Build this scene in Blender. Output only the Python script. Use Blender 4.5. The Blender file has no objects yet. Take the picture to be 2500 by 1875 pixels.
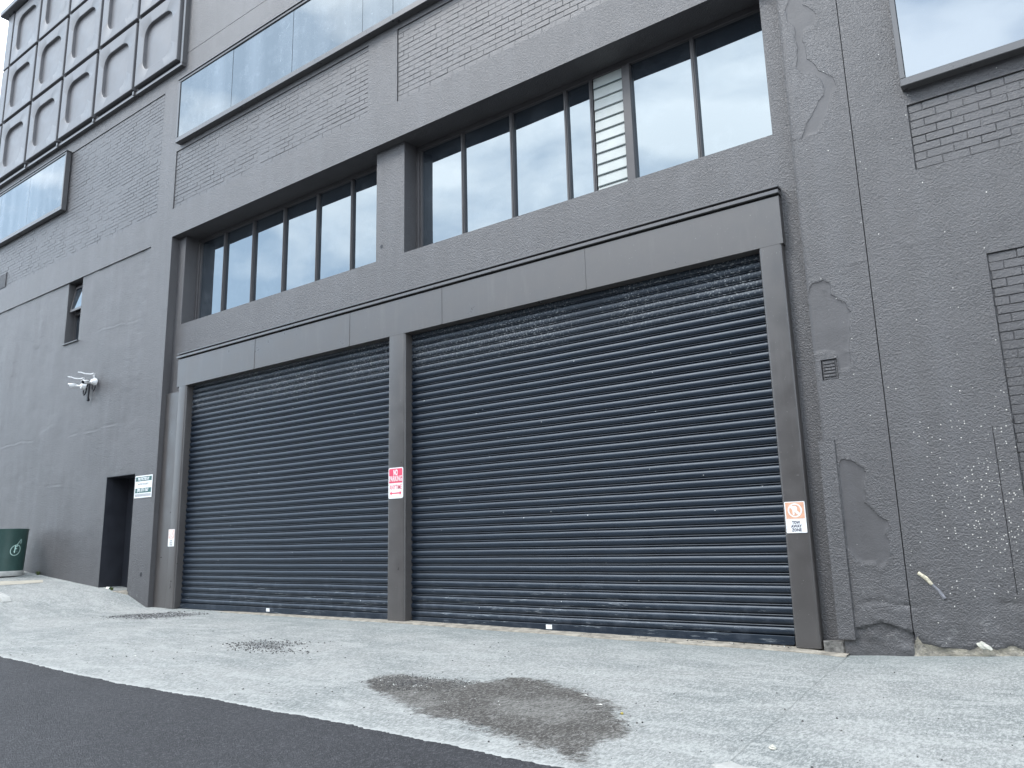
import bpy, bmesh, math, random
import numpy as np
from mathutils import Matrix, Vector
random.seed(7); rng=np.random.default_rng(5)
SC=bpy.context.scene; COL=SC.collection

# ------------------------------------------------------------------ camera
D,H,F=8.3,1.12,1872.0                    # metres from facade, eye level, focal length in photo pixels
yaw,pitch,roll=0.62356619,0.19844291,-0.02517982
_f=np.array([-math.sin(yaw)*math.cos(pitch),math.cos(yaw)*math.cos(pitch),math.sin(pitch)])
_r=np.array([math.cos(yaw),math.sin(yaw),0.0]); _u=np.cross(_r,_f)
RT=_r*math.cos(roll)+_u*math.sin(roll); UP=-_r*math.sin(roll)+_u*math.cos(roll)
MC=np.array([RT,UP,_f])
cam=bpy.data.cameras.new('camera'); co=bpy.data.objects.new('camera',cam); COL.objects.link(co)
cam.sensor_width=36; cam.lens=F/2500*36; cam.clip_end=2000; cam.clip_start=.05
co.matrix_world=Matrix(((RT[0],UP[0],-_f[0],0),(RT[1],UP[1],-_f[1],-D),(RT[2],UP[2],-_f[2],H),(0,0,0,1)))
SC.camera=co
SC.render.resolution_x=1024; SC.render.resolution_y=768
SC.view_settings.view_transform='Standard'; SC.view_settings.look='None'
SC.view_settings.exposure=0.80; SC.view_settings.gamma=1.0

# ------------------------------------------------------------------ sky and sun
SUN_EL,SUN_AZ=math.radians(52),math.radians(215)      # azimuth clockwise from +y; bright cloud in front of the facade
SKY_S=0.11
world=bpy.data.worlds.new('World'); SC.world=world; world.use_nodes=True
wn=world.node_tree; N=wn.nodes; L=wn.links
for n in list(N): N.remove(n)
out=N.new('ShaderNodeOutputWorld'); bg=N.new('ShaderNodeBackground'); bg.inputs[1].default_value=SKY_S
sky=N.new('ShaderNodeTexSky'); sky.sky_type='NISHITA'; sky.sun_disc=False; sky.sun_elevation=SUN_EL; sky.sun_rotation=SUN_AZ
sky.dust_density=2.0; sky.air_density=1.0
tc=N.new('ShaderNodeTexCoord')
mp=N.new('ShaderNodeMapping'); mp.inputs['Scale'].default_value=(1,1,2.6)
nz=N.new('ShaderNodeTexNoise'); nz.inputs['Scale'].default_value=3.2; nz.inputs['Detail'].default_value=7; nz.inputs['Roughness'].default_value=.52; nz.inputs['Distortion'].default_value=.3
nz2=N.new('ShaderNodeTexNoise'); nz2.inputs['Scale'].default_value=1.3; nz2.inputs['Detail'].default_value=3
rp=N.new('ShaderNodeValToRGB'); rp.color_ramp.elements[0].position=.42; rp.color_ramp.elements[1].position=.62
rp2=N.new('ShaderNodeValToRGB'); rp2.color_ramp.elements[0].position=.3; rp2.color_ramp.elements[1].position=.75
rp2.color_ramp.elements[0].color=(15.5,16.6,17.6,1); rp2.color_ramp.elements[1].color=(23.5,24,24.6,1)
mx=N.new('ShaderNodeMix'); mx.data_type='RGBA'
sk2=N.new('ShaderNodeMix'); sk2.data_type='RGBA'; sk2.inputs[0].default_value=.6; sk2.inputs[7].default_value=(10,13.2,16.5,1)
L.new(tc.outputs['Generated'],mp.inputs[0]); L.new(mp.outputs[0],nz.inputs['Vector']); L.new(mp.outputs[0],nz2.inputs['Vector'])
L.new(nz.outputs[0],rp.inputs[0]); L.new(nz2.outputs[0],rp2.inputs[0])
L.new(sky.outputs[0],sk2.inputs[6])
L.new(rp.outputs[0],mx.inputs[0]); L.new(sk2.outputs[2],mx.inputs[6]); L.new(rp2.outputs[0],mx.inputs[7])
L.new(mx.outputs[2],bg.inputs[0]); L.new(bg.outputs[0],out.inputs[0])
sl=bpy.data.lights.new('sun','SUN'); sl.energy=1.1; sl.angle=math.radians(18); sl.color=(1,.97,.93)
so=bpy.data.objects.new('sun',sl); COL.objects.link(so)
sd=Vector((math.sin(SUN_AZ)*math.cos(SUN_EL),math.cos(SUN_AZ)*math.cos(SUN_EL),math.sin(SUN_EL)))
so.rotation_euler=sd.to_track_quat('Z','Y').to_euler(); so.location=(0,-20,30)

# ------------------------------------------------------------------ pixel <-> place helpers (used only to read the layout off the survey)
def ray(px,py):
    return MC.T@np.array([(px-1250)/F,-(py-937.5)/F,1.0])
def W(px,py,y=0.0):
    d=ray(px,py); t=(y+D)/d[1]; return (d[0]*t,d[2]*t+H)
bx=[-30,-25,-20.84,-19.1,-16.9,-15.55,-14.86,-14,-8,-2.5,-2.05,-1.4,-.5,1,6]
bz=[1.4,1.02,.69,.52,.33,.2,-.02,-.03,-.03,-.07,-.09,-.06,0,.03,.05]
sx=[-30,-25,-20.84,-19.1,-17.5,-16.2,-15,-14,-8,-2.5,6]
sz=[1.4,1.02,.69,.52,.33,.13,0.0,-.03,-.03,-.07,.0]
def gz(x,y):
    t=np.clip(-np.asarray(y,float)/1.2,0,1)
    return np.interp(x,bx,bz)*(1-t)+np.interp(x,sx,sz)*t+.045*np.clip(y,-9,0)
def G(px,py):
    d=ray(px,py); lo,hi=.5,60.
    for _ in range(50):
        m=(lo+hi)/2
        if H+d[2]*m-gz(d[0]*m,d[1]*m-D)>0: lo=m
        else: hi=m
    return (d[0]*lo,d[1]*lo-D)
def Z1(x,y): return x/2.765,y/2.765
def Z4(x,y): return 1800+x/2.593,y/2.593
def Z6(x,y): return x/2.765,1100+y/2.765
def Z7(x,y): return 1840+x/2.765,560+y/2.765
def Z8(x,y): return 1840+x/2.765,1100+y/2.765
def ZS(x,y): return 840+x/2.765,1600+y/2.765

# numpy value noise
_T=rng.random((256,256))
def vn(x,y):
    xi=np.floor(x).astype(int); yi=np.floor(y).astype(int); fx=x-xi; fy=y-yi
    fx=fx*fx*(3-2*fx); fy=fy*fy*(3-2*fy)
    a=_T[xi%256,yi%256]; b=_T[(xi+1)%256,yi%256]; c=_T[xi%256,(yi+1)%256]; d=_T[(xi+1)%256,(yi+1)%256]
    return (a*(1-fx)+b*fx)*(1-fy)+(c*(1-fx)+d*fx)*fy
def fbm(x,y,o=4):
    s=0;a=.5
    for i in range(o): s=s+a*vn(x*2**i+17*i,y*2**i+5*i); a*=.5
    return s/(1-.5**o)          # about 0..1
def sdf(X,Y,poly):
    """signed distance, positive inside"""
    P=np.array(poly,float); n=len(P); d=np.full(X.shape,1e9); ins=np.zeros(X.shape,bool)
    for i in range(n):
        a=P[i]; b=P[(i+1)%n]; e=b-a; L2=max(e@e,1e-12)
        t=np.clip(((X-a[0])*e[0]+(Y-a[1])*e[1])/L2,0,1)
        d=np.minimum(d,np.hypot(X-a[0]-t*e[0],Y-a[1]-t*e[1]))
        c=((a[1]>Y)!=(b[1]>Y)); 
        with np.errstate(divide='ignore',invalid='ignore'):
            xx=(b[0]-a[0])*(Y-a[1])/(b[1]-a[1] if b[1]!=a[1] else 1e-12)+a[0]
        ins^=c&(X<xx)
    return np.where(ins,d,-d)

# ------------------------------------------------------------------ materials
def newmat(name):
    m=bpy.data.materials.new(name); m.use_nodes=True; nt=m.node_tree
    return m,nt,nt.nodes['Principled BSDF']
def nd(nt,t,**k):
    n=nt.nodes.new(t)
    for a,b in k.items():
        if a.startswith('i_'): n.inputs[a[2:].replace('_',' ')].default_value=b
        else: setattr(n,a,b)
    return n
def ramp(nt,src,p0,p1,c0=(0,0,0,1),c1=(1,1,1,1)):
    r=nt.nodes.new('ShaderNodeValToRGB'); e=r.color_ramp.elements
    if p0>p1: p0,p1,c0,c1=p1,p0,c1,c0
    e[0].position=p0; e[1].position=p1; e[0].color=c0; e[1].color=c1
    nt.links.new(src,r.inputs[0]); return r.outputs[0]
def mixc(nt,fac,a,b,mode='MIX'):
    m=nt.nodes.new('ShaderNodeMix'); m.data_type='RGBA'; m.blend_type=mode
    for s,v in ((0,fac),(6,a),(7,b)):
        if isinstance(v,bpy.types.NodeSocket): nt.links.new(v,m.inputs[s])
        else: m.inputs[s].default_value=v
    return m.outputs[2]
def mth(nt,op,a,b=0.0,c=None):
    m=nt.nodes.new('ShaderNodeMath'); m.operation=op
    for i,v in enumerate((a,b) if c is None else (a,b,c)):
        if isinstance(v,bpy.types.NodeSocket): nt.links.new(v,m.inputs[i])
        else: m.inputs[i].default_value=v
    return m.outputs[0]
def noise(nt,vec,scale,detail=4,rough=.5,sc=None,dist=0):
    if sc:
        mp=nt.nodes.new('ShaderNodeMapping'); mp.inputs['Scale'].default_value=sc; nt.links.new(vec,mp.inputs[0]); vec=mp.outputs[0]
    n=nt.nodes.new('ShaderNodeTexNoise'); n.inputs['Scale'].default_value=scale; n.inputs['Detail'].default_value=detail
    n.inputs['Roughness'].default_value=rough; n.inputs['Distortion'].default_value=dist; nt.links.new(vec,n.inputs['Vector']); return n.outputs[0]
def objco(nt): return nt.nodes.new('ShaderNodeTexCoord').outputs['Object']
def attr(nt,name):
    a=nt.nodes.new('ShaderNodeAttribute'); a.attribute_name=name; return a.outputs['Fac']
def bump(nt,h,dist,strength=1.0,prev=None):
    b=nt.nodes.new('ShaderNodeBump'); b.inputs['Strength'].default_value=strength; b.inputs['Distance'].default_value=dist
    nt.links.new(h,b.inputs['Height'])
    if prev is not None: nt.links.new(prev,b.inputs['Normal'])
    return b.outputs[0]
def g3(v,a=1): return (v,v,v,a) if not isinstance(v,tuple) else (*v,a)

PAINT=(.060,.057,.060)
def mat_wall(name,base=PAINT,grain=1.0,full=False,rough=.44):
    m,nt,b=newmat(name); lk=nt.links; o=objco(nt)
    big=noise(nt,o,.55,5,.55); mid=noise(nt,o,3.2,5,.6)
    streak=noise(nt,o,1.0,5,.6,(3.2,3.2,.28)); 
    col=mixc(nt,ramp(nt,big,.3,.7),g3(tuple(c*.86 for c in base)),g3(tuple(c*1.12 for c in base)))
    col=mixc(nt,mth(nt,'MULTIPLY',ramp(nt,mid,.44,.66),.36),col,g3(tuple(c*1.35 for c in base)))
    col=mixc(nt,mth(nt,'MULTIPLY',ramp(nt,streak,.46,.64),.5),col,g3((base[0]*1.38,base[1]*1.42,base[2]*1.45)))
    g1=noise(nt,o,44,3,.6,dist=.9); g2=noise(nt,o,75,3,.6)
    grain_h=mth(nt,'ADD',mth(nt,'MULTIPLY',g1,.7),mth(nt,'MULTIPLY',g2,.3))
    sp0=nt.nodes.new('ShaderNodeSeparateXYZ'); lk.new(o,sp0.inputs[0]); lw=nt.nodes.new('ShaderNodeMapRange'); lw.inputs[1].default_value=1.0; lw.inputs[2].default_value=.0; lk.new(sp0.outputs[2],lw.inputs[0])
    kn=ramp(nt,noise(nt,o,7,7,.75,dist=.6),.60,.66); col=mixc(nt,mth(nt,'MULTIPLY',mth(nt,'MULTIPLY',kn,lw.outputs[0]),.5),col,(.26,.26,.255,1))
    if full:
        sm=attr(nt,'smooth'); be=attr(nt,'beige'); sp=attr(nt,'splat')
        g0=noise(nt,o,30,2,.5); smn=ramp(nt,mth(nt,'ADD',sm,mth(nt,'MULTIPLY',mth(nt,'SUBTRACT',g0,.5),.5)),.42,.58)
        keep=mth(nt,'SUBTRACT',1.0,mth(nt,'MULTIPLY',smn,.80))
        grain_h=mth(nt,'MULTIPLY',grain_h,keep)
        bn=noise(nt,o,9,5,.65); bcol=mixc(nt,ramp(nt,bn,.35,.65),(.16,.15,.13,1),(.48,.43,.34,1))
        bfac=ramp(nt,mth(nt,'ADD',be,mth(nt,'MULTIPLY',mth(nt,'SUBTRACT',g0,.5),.8)),.42,.52)
        col=mixc(nt,bfac,col,bcol)
        # flecks of bare render showing where the paint missed
        v=nt.nodes.new('ShaderNodeTexVoronoi'); v.inputs['Scale'].default_value=46; v.feature='F1'; lk.new(o,v.inputs['Vector'])
        vc=nt.nodes.new('ShaderNodeSeparateColor'); lk.new(v.outputs['Color'],vc.inputs[0])
        dot=mth(nt,'LESS_THAN',v.outputs['Distance'],mth(nt,'MULTIPLY_ADD',vc.outputs[1],.22,.05))
        pick=mth(nt,'LESS_THAN',vc.outputs[0],sp)
        dot=mth(nt,'MULTIPLY',dot,pick)
        col=mixc(nt,dot,col,(.62,.60,.55,1))
    lk.new(col,b.inputs['Base Color'])
    b.inputs['Roughness'].default_value=rough; b.inputs['IOR'].default_value=1.78
    if full: lk.new(mth(nt,'MULTIPLY_ADD',smn,.16,rough),b.inputs['Roughness'])
    nrm=bump(nt,grain_h,.017*grain,1.0)
    nrm=bump(nt,mth(nt,'ADD',mid,mth(nt,'MULTIPLY',streak,.6)),.010*min(grain,1.0),.6,nrm)
    lk.new(nrm,b.inputs['Normal'])
    return m
M={}
M['wall']=mat_wall('painted_render',full=True)
M['brick']=mat_wall('painted_brick',grain=.55)
def mat_plain(name,c,rough=.45,metal=0,var=.12,bmp=.0,spec=None,sc=4.0,streak=False,ior=None):
    m,nt,b=newmat(name); o=objco(nt); n=noise(nt,o,sc,5,.6)
    cc=g3(c) if not isinstance(c,tuple) else (*c,1)
    lo=tuple(x*(1-var) for x in cc[:3])+(1,); hi=tuple(min(x*(1+var),1) for x in cc[:3])+(1,)
    col=mixc(nt,ramp(nt,n,.35,.65),lo,hi)
    if streak:
        s=noise(nt,o,1.6,5,.65,(5,5,.5)); col=mixc(nt,mth(nt,'MULTIPLY',ramp(nt,s,.55,.8),.35),col,tuple(min(x*1.9+.01,1) for x in cc[:3])+(1,))
        d=noise(nt,o,55,2,.5); col=mixc(nt,mth(nt,'MULTIPLY',ramp(nt,d,.72,.78),.5),col,(.4,.4,.38,1))
    nt.links.new(col,b.inputs['Base Color'])
    rr=ramp(nt,n,.3,.7,g3(max(rough-.07,0)),g3(min(rough+.07,1))); nt.links.new(rr,b.inputs['Roughness'])
    b.inputs['Metallic'].default_value=metal
    if ior: b.inputs['IOR'].default_value=ior
    if bmp: nt.links.new(bump(nt,noise(nt,o,60,3,.6),bmp),b.inputs['Normal'])
    else:
        nt.links.new(bump(nt,noise(nt,o,1.7,3,.5),.004,.5),b.inputs['Normal'])
    return m
M['steel']=mat_plain('charcoal_steel',(.070,.064,.062),.34,var=.07,streak=True,ior=1.75)
M['frame']=mat_plain('window_frame_paint',(.085,.08,.082),.4,var=.1)
M['boxframe']=mat_plain('box_window_frame',(.085,.083,.086),.32,var=.06,ior=1.7)
M['clad']=mat_plain('cladding_sheet',(.145,.143,.15),.36,var=.05)
M['dark']=mat_plain('dark_gap',(.02,.02,.024),.6)
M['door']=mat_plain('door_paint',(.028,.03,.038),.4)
M['white']=mat_plain('white_plastic',(.8,.8,.8),.35,var=.03)
M['black']=mat_plain('black_plastic',(.015,.015,.02),.4)
M['lens']=mat_plain('lens_glass',(.01,.01,.015),.08)
M['concnib']=mat_plain('concrete_nib',(.27,.245,.205),.85,var=.35,bmp=.006,sc=9)
M['footing']=mat_plain('rough_footing',(.17,.165,.155),.85,var=.6,bmp=.01,sc=12)
M['sign_w']=mat_plain('sign_white',(.82,.83,.83),.4,var=.03)
M['sign_red']=mat_plain('sign_faded_red',(.72,.075,.14),.45,var=.1)
M['sign_or']=mat_plain('sign_faded_orange',(.72,.40,.27),.5,var=.14,sc=14)
M['sign_pk']=mat_plain('sign_faded_pink',(.78,.55,.48),.5,var=.1,sc=14)
M['ink']=mat_plain('dark_ink',(.03,.035,.08),.5)
M['inkgrey']=mat_plain('grey_ink',(.33,.35,.36),.5)
M['teal']=mat_plain('dark_teal',(.022,.105,.10),.45)
M['bin']=mat_plain('bin_green',(.035,.078,.070),.4,var=.1)
M['mint']=mat_plain('mint_print',(.62,.85,.78),.5,var=.03)
M['bottle']=mat_plain('green_glass',(.02,.07,.03),.12)
M['paper']=mat_plain('bottle_label',(.75,.75,.7),.6)
M['stone']=mat_plain('pale_stone',(.55,.54,.47),.85,var=.2,bmp=.004,sc=14)
M['kerb']=mat_plain('kerb_concrete',(.42,.42,.40),.85,var=.15,bmp=.004,sc=9)
M['kerb2']=mat_plain('joint_dirt',(.2,.21,.2),.9)
M['foam']=mat_plain('dried_foam',(.55,.5,.38),.7,var=.35,bmp=.004,sc=40)
M['foam2']=mat_plain('dried_glue',(.2,.2,.22),.35,var=.3,sc=40)
M['strip']=mat_plain('beige_paving',(.40,.37,.31),.85,var=.1,bmp=.003)
M['grass']=mat_plain('weed_leaf',(.10,.13,.04),.6,var=.4,sc=20)

def mat_shutter():
    m,nt,b=newmat('shutter_paint'); lk=nt.links; o=objco(nt)
    sep=nt.nodes.new('ShaderNodeSeparateXYZ'); lk.new(o,sep.inputs[0])
    n=noise(nt,o,2.2,5,.6,(1,1,2)); base=mixc(nt,ramp(nt,n,.35,.7),(.004,.0095,.020,1),(.008,.0155,.028,1))
    # grime and bird lime under the fascia
    top=nt.nodes.new('ShaderNodeMapRange'); top.inputs[1].default_value=3.55; top.inputs[2].default_value=3.95; lk.new(sep.outputs[2],top.inputs[0])
    s=noise(nt,o,38,4,.62,(1,1,1)); s2=noise(nt,o,1.3,3,.5,(1,1,.2))
    sp=ramp(nt,s,.55,.62); sp=mth(nt,'MULTIPLY',mth(nt,'MULTIPLY',sp,top.outputs[0]),ramp(nt,s2,.3,.6))
    col=mixc(nt,mth(nt,'MULTIPLY',sp,.75),base,(.34,.36,.37,1))
    haze=mth(nt,'MULTIPLY',top.outputs[0],.05); col=mixc(nt,haze,col,(.25,.25,.25,1))
    v=nt.nodes.new('ShaderNodeTexVoronoi'); v.inputs['Scale'].default_value=9; lk.new(o,v.inputs['Vector'])
    vc=nt.nodes.new('ShaderNodeSeparateColor'); lk.new(v.outputs['Color'],vc.inputs[0])
    dot=mth(nt,'MULTIPLY',mth(nt,'LESS_THAN',v.outputs['Distance'],.07),mth(nt,'LESS_THAN',vc.outputs[0],.16))
    col=mixc(nt,mth(nt,'MULTIPLY',dot,.8),col,(.5,.52,.52,1))
    low=nt.nodes.new('ShaderNodeMapRange'); low.inputs[1].default_value=.75; low.inputs[2].default_value=.1; lk.new(sep.outputs[2],low.inputs[0])
    dn=ramp(nt,noise(nt,o,6,5,.65),.5,.7); col=mixc(nt,mth(nt,'MULTIPLY',mth(nt,'MULTIPLY',dn,low.outputs[0]),.16),col,(.2,.22,.26,1))
    sc1=ramp(nt,noise(nt,o,1.0,6,.75,(2.2,2.2,26)),.60,.64); low2=nt.nodes.new('ShaderNodeMapRange'); low2.inputs[1].default_value=.6; low2.inputs[2].default_value=.25; lk.new(sep.outputs[2],low2.inputs[0])
    col=mixc(nt,mth(nt,'MULTIPLY',mth(nt,'MULTIPLY',sc1,low2.outputs[0]),.5),col,(.33,.36,.38,1))
    lk.new(col,b.inputs['Base Color'])
    rg=mth(nt,'ADD',.34,mth(nt,'MULTIPLY',noise(nt,o,5,4,.6),.16)); rg=mth(nt,'ADD',rg,mth(nt,'MULTIPLY',top.outputs[0],.12)); lk.new(rg,b.inputs['Roughness'])
    b.inputs['IOR'].default_value=1.62; b.inputs['Specular Tint'].default_value=(.84,.92,1,1)
    lk.new(bump(nt,noise(nt,o,2.4,3,.5,(1,1,.3)),.006,.6),b.inputs['Normal'])
    return m
M['shutter']=mat_shutter()

def mat_glass(name,dirt=.12,tint=(.015,.02,.028),ior=2.6,streaky=False):
    m,nt,b=newmat(name); lk=nt.links; o=objco(nt)
    b.inputs['IOR'].default_value=ior; b.inputs['Roughness'].default_value=.03; b.inputs['Specular Tint'].default_value=(.82,.93,1,1)
    w=noise(nt,o,3.0,6,.7); st=noise(nt,o,1.0,2,.5,(1.7,1.7,.06))
    f=mth(nt,'MULTIPLY',ramp(nt,w,.5,.8),dirt)
    if streaky:
        f=mth(nt,'ADD',f,mth(nt,'MULTIPLY',ramp(nt,st,.40,.66),.14))
        sw=noise(nt,o,5.0,8,.75,dist=1.5); f=mth(nt,'ADD',f,mth(nt,'MULTIPLY',ramp(nt,sw,.60,.66),.2))
    f=mth(nt,'MINIMUM',f,.8)
    col=mixc(nt,f,(*tint,1),(.5,.55,.6,1)); lk.new(col,b.inputs['Base Color'])
    lk.new(mth(nt,'ADD',.02,mth(nt,'MULTIPLY',f,.12)),b.inputs['Roughness'])
    lk.new(bump(nt,noise(nt,o,.9,2,.4),.006,.5),b.inputs['Normal'])
    return m
M['glass']=mat_glass('window_glass',ior=2.85)
M['glass_box']=mat_glass('box_window_glass',.16,(.035,.042,.05),2.3,True)
M['glass_blue']=mat_glass('blue_window_glass',.05,(.03,.04,.08),2.6)
m,nt,b=newmat('louvre_glass'); b.inputs['Base Color'].default_value=(.36,.43,.40,1); b.inputs['Roughness'].default_value=.3; b.inputs['IOR'].default_value=1.4; M['louvre']=m
n_=noise(nt,objco(nt),6,4,.6); nt.links.new(mixc(nt,n_,(.42,.45,.435,1),(.58,.615,.59,1)),b.inputs['Base Color'])
m,nt,b=newmat('louvre_edge'); b.inputs['Base Color'].default_value=(.09,.12,.12,1); b.inputs['Roughness'].default_value=.2; M['ledge']=m

def mat_concrete():
    m,nt,b=newmat('broomed_concrete'); lk=nt.links; o=objco(nt)
    a=noise(nt,o,.8,5,.6,(1,1.6,1)); st=noise(nt,o,3.0,7,.72,(.75,1.9,1)); f=noise(nt,o,44,4,.78,(1,.48,1)); ff=noise(nt,o,85,3,.7,(1,.4,1))
    col=mixc(nt,ramp(nt,a,.38,.62),(.172,.186,.182,1),(.262,.266,.256,1))
    col=mixc(nt,mth(nt,'MULTIPLY',ramp(nt,st,.49,.60),.7),col,(.335,.343,.33,1))
    col=mixc(nt,mth(nt,'MULTIPLY',ramp(nt,f,.49,.61),.55),col,(.47,.475,.46,1))
    col=mixc(nt,mth(nt,'MULTIPLY',ramp(nt,f,.47,.38),.5),col,(.13,.14,.14,1))
    col=mixc(nt,mth(nt,'MULTIPLY',ramp(nt,ff,.52,.60),.5),col,(.46,.465,.45,1))
    # bleached rim next to the asphalt
    rim=attr(nt,'rim'); rn=ramp(nt,mth(nt,'ADD',rim,mth(nt,'SUBTRACT',noise(nt,o,6,5,.7),.5)),.35,.8); col=mixc(nt,mth(nt,'MULTIPLY',rn,.6),col,(.50,.505,.49,1))
    near_fac=attr(nt,'nearwall'); col=mixc(nt,mth(nt,'MULTIPLY',near_fac,.45),col,(.17,.20,.195,1))  # concrete gets darker and greener towards the wall
    # oily brown stain
    s=attr(nt,'stain'); n1=noise(nt,o,3.0,6,.65); n2=noise(nt,o,16,5,.7,(1,1.5,1))
    e=mth(nt,'ADD',s,mth(nt,'ADD',mth(nt,'MULTIPLY',mth(nt,'SUBTRACT',n1,.5),.9),mth(nt,'MULTIPLY',mth(nt,'SUBTRACT',n2,.5),.7)))
    sf=ramp(nt,e,.44,.62); inn=noise(nt,o,2.6,4,.6)
    mid_=attr(nt,'stainmid'); scol=mixc(nt,ramp(nt,mth(nt,'ADD',mth(nt,'MULTIPLY',mid_,.22),inn),.50,.66),(.040,.033,.027,1),(.135,.129,.118,1))
    dr=noise(nt,o,5,7,.8,(.5,2.2,1)); scol=mixc(nt,mth(nt,'MULTIPLY',ramp(nt,dr,.52,.60),.55),scol,(.035,.03,.026,1))
    scol=mixc(nt,mth(nt,'MULTIPLY',ramp(nt,f,.5,.62),.5),scol,(.27,.26,.245,1)); scol=mixc(nt,mth(nt,'MULTIPLY',ramp(nt,f,.5,.40),.6),scol,(.03,.027,.025,1))
    scol=mixc(nt,mth(nt,'MULTIPLY',ramp(nt,ff,.55,.63),.5),scol,(.30,.29,.275,1))
    col=mixc(nt,mth(nt,'MULTIPLY',sf,.93),col,scol)
    g=attr(nt,'grit'); e2=mth(nt,'ADD',g,mth(nt,'MULTIPLY',mth(nt,'SUBTRACT',noise(nt,o,22,6,.75,(1,2,1)),.5),1.6))
    col=mixc(nt,mth(nt,'MULTIPLY',ramp(nt,e2,.52,.64),.85),col,(.065,.065,.07,1))
    lk.new(col,b.inputs['Base Color']); b.inputs['Roughness'].default_value=.9
    h=mth(nt,'ADD',mth(nt,'MULTIPLY',f,.6),mth(nt,'MULTIPLY',ff,.4))
    lk.new(bump(nt,h,.010,1.0),b.inputs['Normal'])
    return m
M['conc']=mat_concrete()
def mat_asphalt():
    m,nt,b=newmat('asphalt'); lk=nt.links; o=objco(nt)
    v=nt.nodes.new('ShaderNodeTexVoronoi'); v.inputs['Scale'].default_value=90; lk.new(o,v.inputs['Vector'])
    a=noise(nt,o,1.2,5,.6); f=noise(nt,o,62,4,.8,(1,.5,1)); f2=noise(nt,o,9,6,.8,(1,.5,1))
    col=mixc(nt,ramp(nt,a,.3,.7),(.030,.030,.034,1),(.046,.046,.051,1))
    col=mixc(nt,mth(nt,'MULTIPLY',ramp(nt,f,.52,.62),.75),col,(.12,.12,.13,1)); col=mixc(nt,mth(nt,'MULTIPLY',ramp(nt,f2,.52,.64),.3),col,(.075,.075,.082,1))
    col=mixc(nt,mth(nt,'MULTIPLY',ramp(nt,f,.5,.36),.5),col,(.018,.018,.022,1))
    lk.new(col,b.inputs['Base Color']); b.inputs['Roughness'].default_value=.8
    lk.new(bump(nt,mth(nt,'ADD',v.outputs['Distance'],f),.012,1.0),b.inputs['Normal'])
    return m
M['asphalt']=mat_asphalt()
m,nt,b=newmat('dark_gravel'); o=objco(nt); v=nt.nodes.new('ShaderNodeTexVoronoi'); v.inputs['Scale'].default_value=30; nt.links.new(o,v.inputs['Vector'])
vs=nt.nodes.new('ShaderNodeSeparateColor'); nt.links.new(v.outputs['Color'],vs.inputs[0])
c_=mixc(nt,vs.outputs[0],(.03,.03,.033,1),(.11,.105,.1,1)); c_=mixc(nt,mth(nt,'GREATER_THAN',vs.outputs[1],.955),c_,(.6,.6,.57,1)); nt.links.new(c_,b.inputs['Base Color']); b.inputs['Roughness'].default_value=.85; M['gravel']=m

# ------------------------------------------------------------------ mesh helpers
class MB:
    def __init__(s): s.v=[]; s.f=[]; s.mi=[]; s.cur=0
    def face(s,pts):
        i=len(s.v); s.v+= [tuple(p) for p in pts]; s.f.append(tuple(range(i,i+len(pts)))); s.mi.append(s.cur)
    def box(s,x0,x1,y0,y1,z0,z1,c=0.0):
        """box, with the edges of its front (-y) face chamfered by c"""
        i=len(s.v)
        if c<=0:
            s.v+=[(x0,y0,z0),(x1,y0,z0),(x1,y1,z0),(x0,y1,z0),(x0,y0,z1),(x1,y0,z1),(x1,y1,z1),(x0,y1,z1)]
            fs=[(0,1,5,4),(1,2,6,5),(2,3,7,6),(3,0,4,7),(4,5,6,7),(3,2,1,0)]
        else:
            s.v+=[(x0+c,y0,z0+c),(x1-c,y0,z0+c),(x1-c,y0,z1-c),(x0+c,y0,z1-c),
                  (x0,y0+c,z0),(x1,y0+c,z0),(x1,y0+c,z1),(x0,y0+c,z1),(x0,y1,z0),(x1,y1,z0),(x1,y1,z1),(x0,y1,z1)]
            fs=[(0,1,2,3),(4,5,1,0),(5,6,2,1),(6,7,3,2),(7,4,0,3),(8,9,5,4),(9,10,6,5),(10,11,7,6),(11,8,4,7),(11,10,9,8)]
        s.f+=[tuple(i+k for k in f) for f in fs]; s.mi+=[s.cur]*len(fs); return s
    def tube(s,pts,r,n=10,cap=True):
        pts=[Vector(p) for p in pts]; rs=r if isinstance(r,(list,tuple)) else [r]*len(pts); i0=len(s.v)
        up=Vector((0,0,1))
        for k,p in enumerate(pts):
            t=(pts[min(k+1,len(pts)-1)]-pts[max(k-1,0)]).normalized()
            a=t.cross(up if abs(t.dot(up))<.95 else Vector((1,0,0))).normalized(); b_=t.cross(a)
            for j in range(n):
                q=p+(a*math.cos(2*math.pi*j/n)+b_*math.sin(2*math.pi*j/n))*rs[k]; s.v.append(tuple(q))
        for k in range(len(pts)-1):
            for j in range(n):
                a=i0+k*n+j; b_=i0+k*n+(j+1)%n; s.f.append((a,b_,b_+n,a+n)); s.mi.append(s.cur)
        if cap:
            s.f.append(tuple(i0+j for j in range(n))[::-1]); s.mi.append(s.cur)
            s.f.append(tuple(i0+(len(pts)-1)*n+j for j in range(n))); s.mi.append(s.cur)
        return s
    def build(s,name,mat,parent=None,smooth=False,angle=35,off=None):
        me=bpy.data.meshes.new(name); me.from_pydata(s.v,[],s.f); 
        for mm in (mat if isinstance(mat,(list,tuple)) else [mat]): me.materials.append(mm)
        if len(me.materials)>1: me.polygons.foreach_set('material_index',s.mi)
        bm=bmesh.new(); bm.from_mesh(me); bmesh.ops.recalc_face_normals(bm,faces=bm.faces); bm.to_mesh(me); bm.free()
        if smooth: me.shade_smooth(); me.set_sharp_from_angle(angle=math.radians(angle))
        return link(name,me,parent)
def link(name,data,parent=None):
    o=bpy.data.objects.new(name,data); COL.objects.link(o)
    if parent is not None: o.parent=parent
    return o
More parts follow.
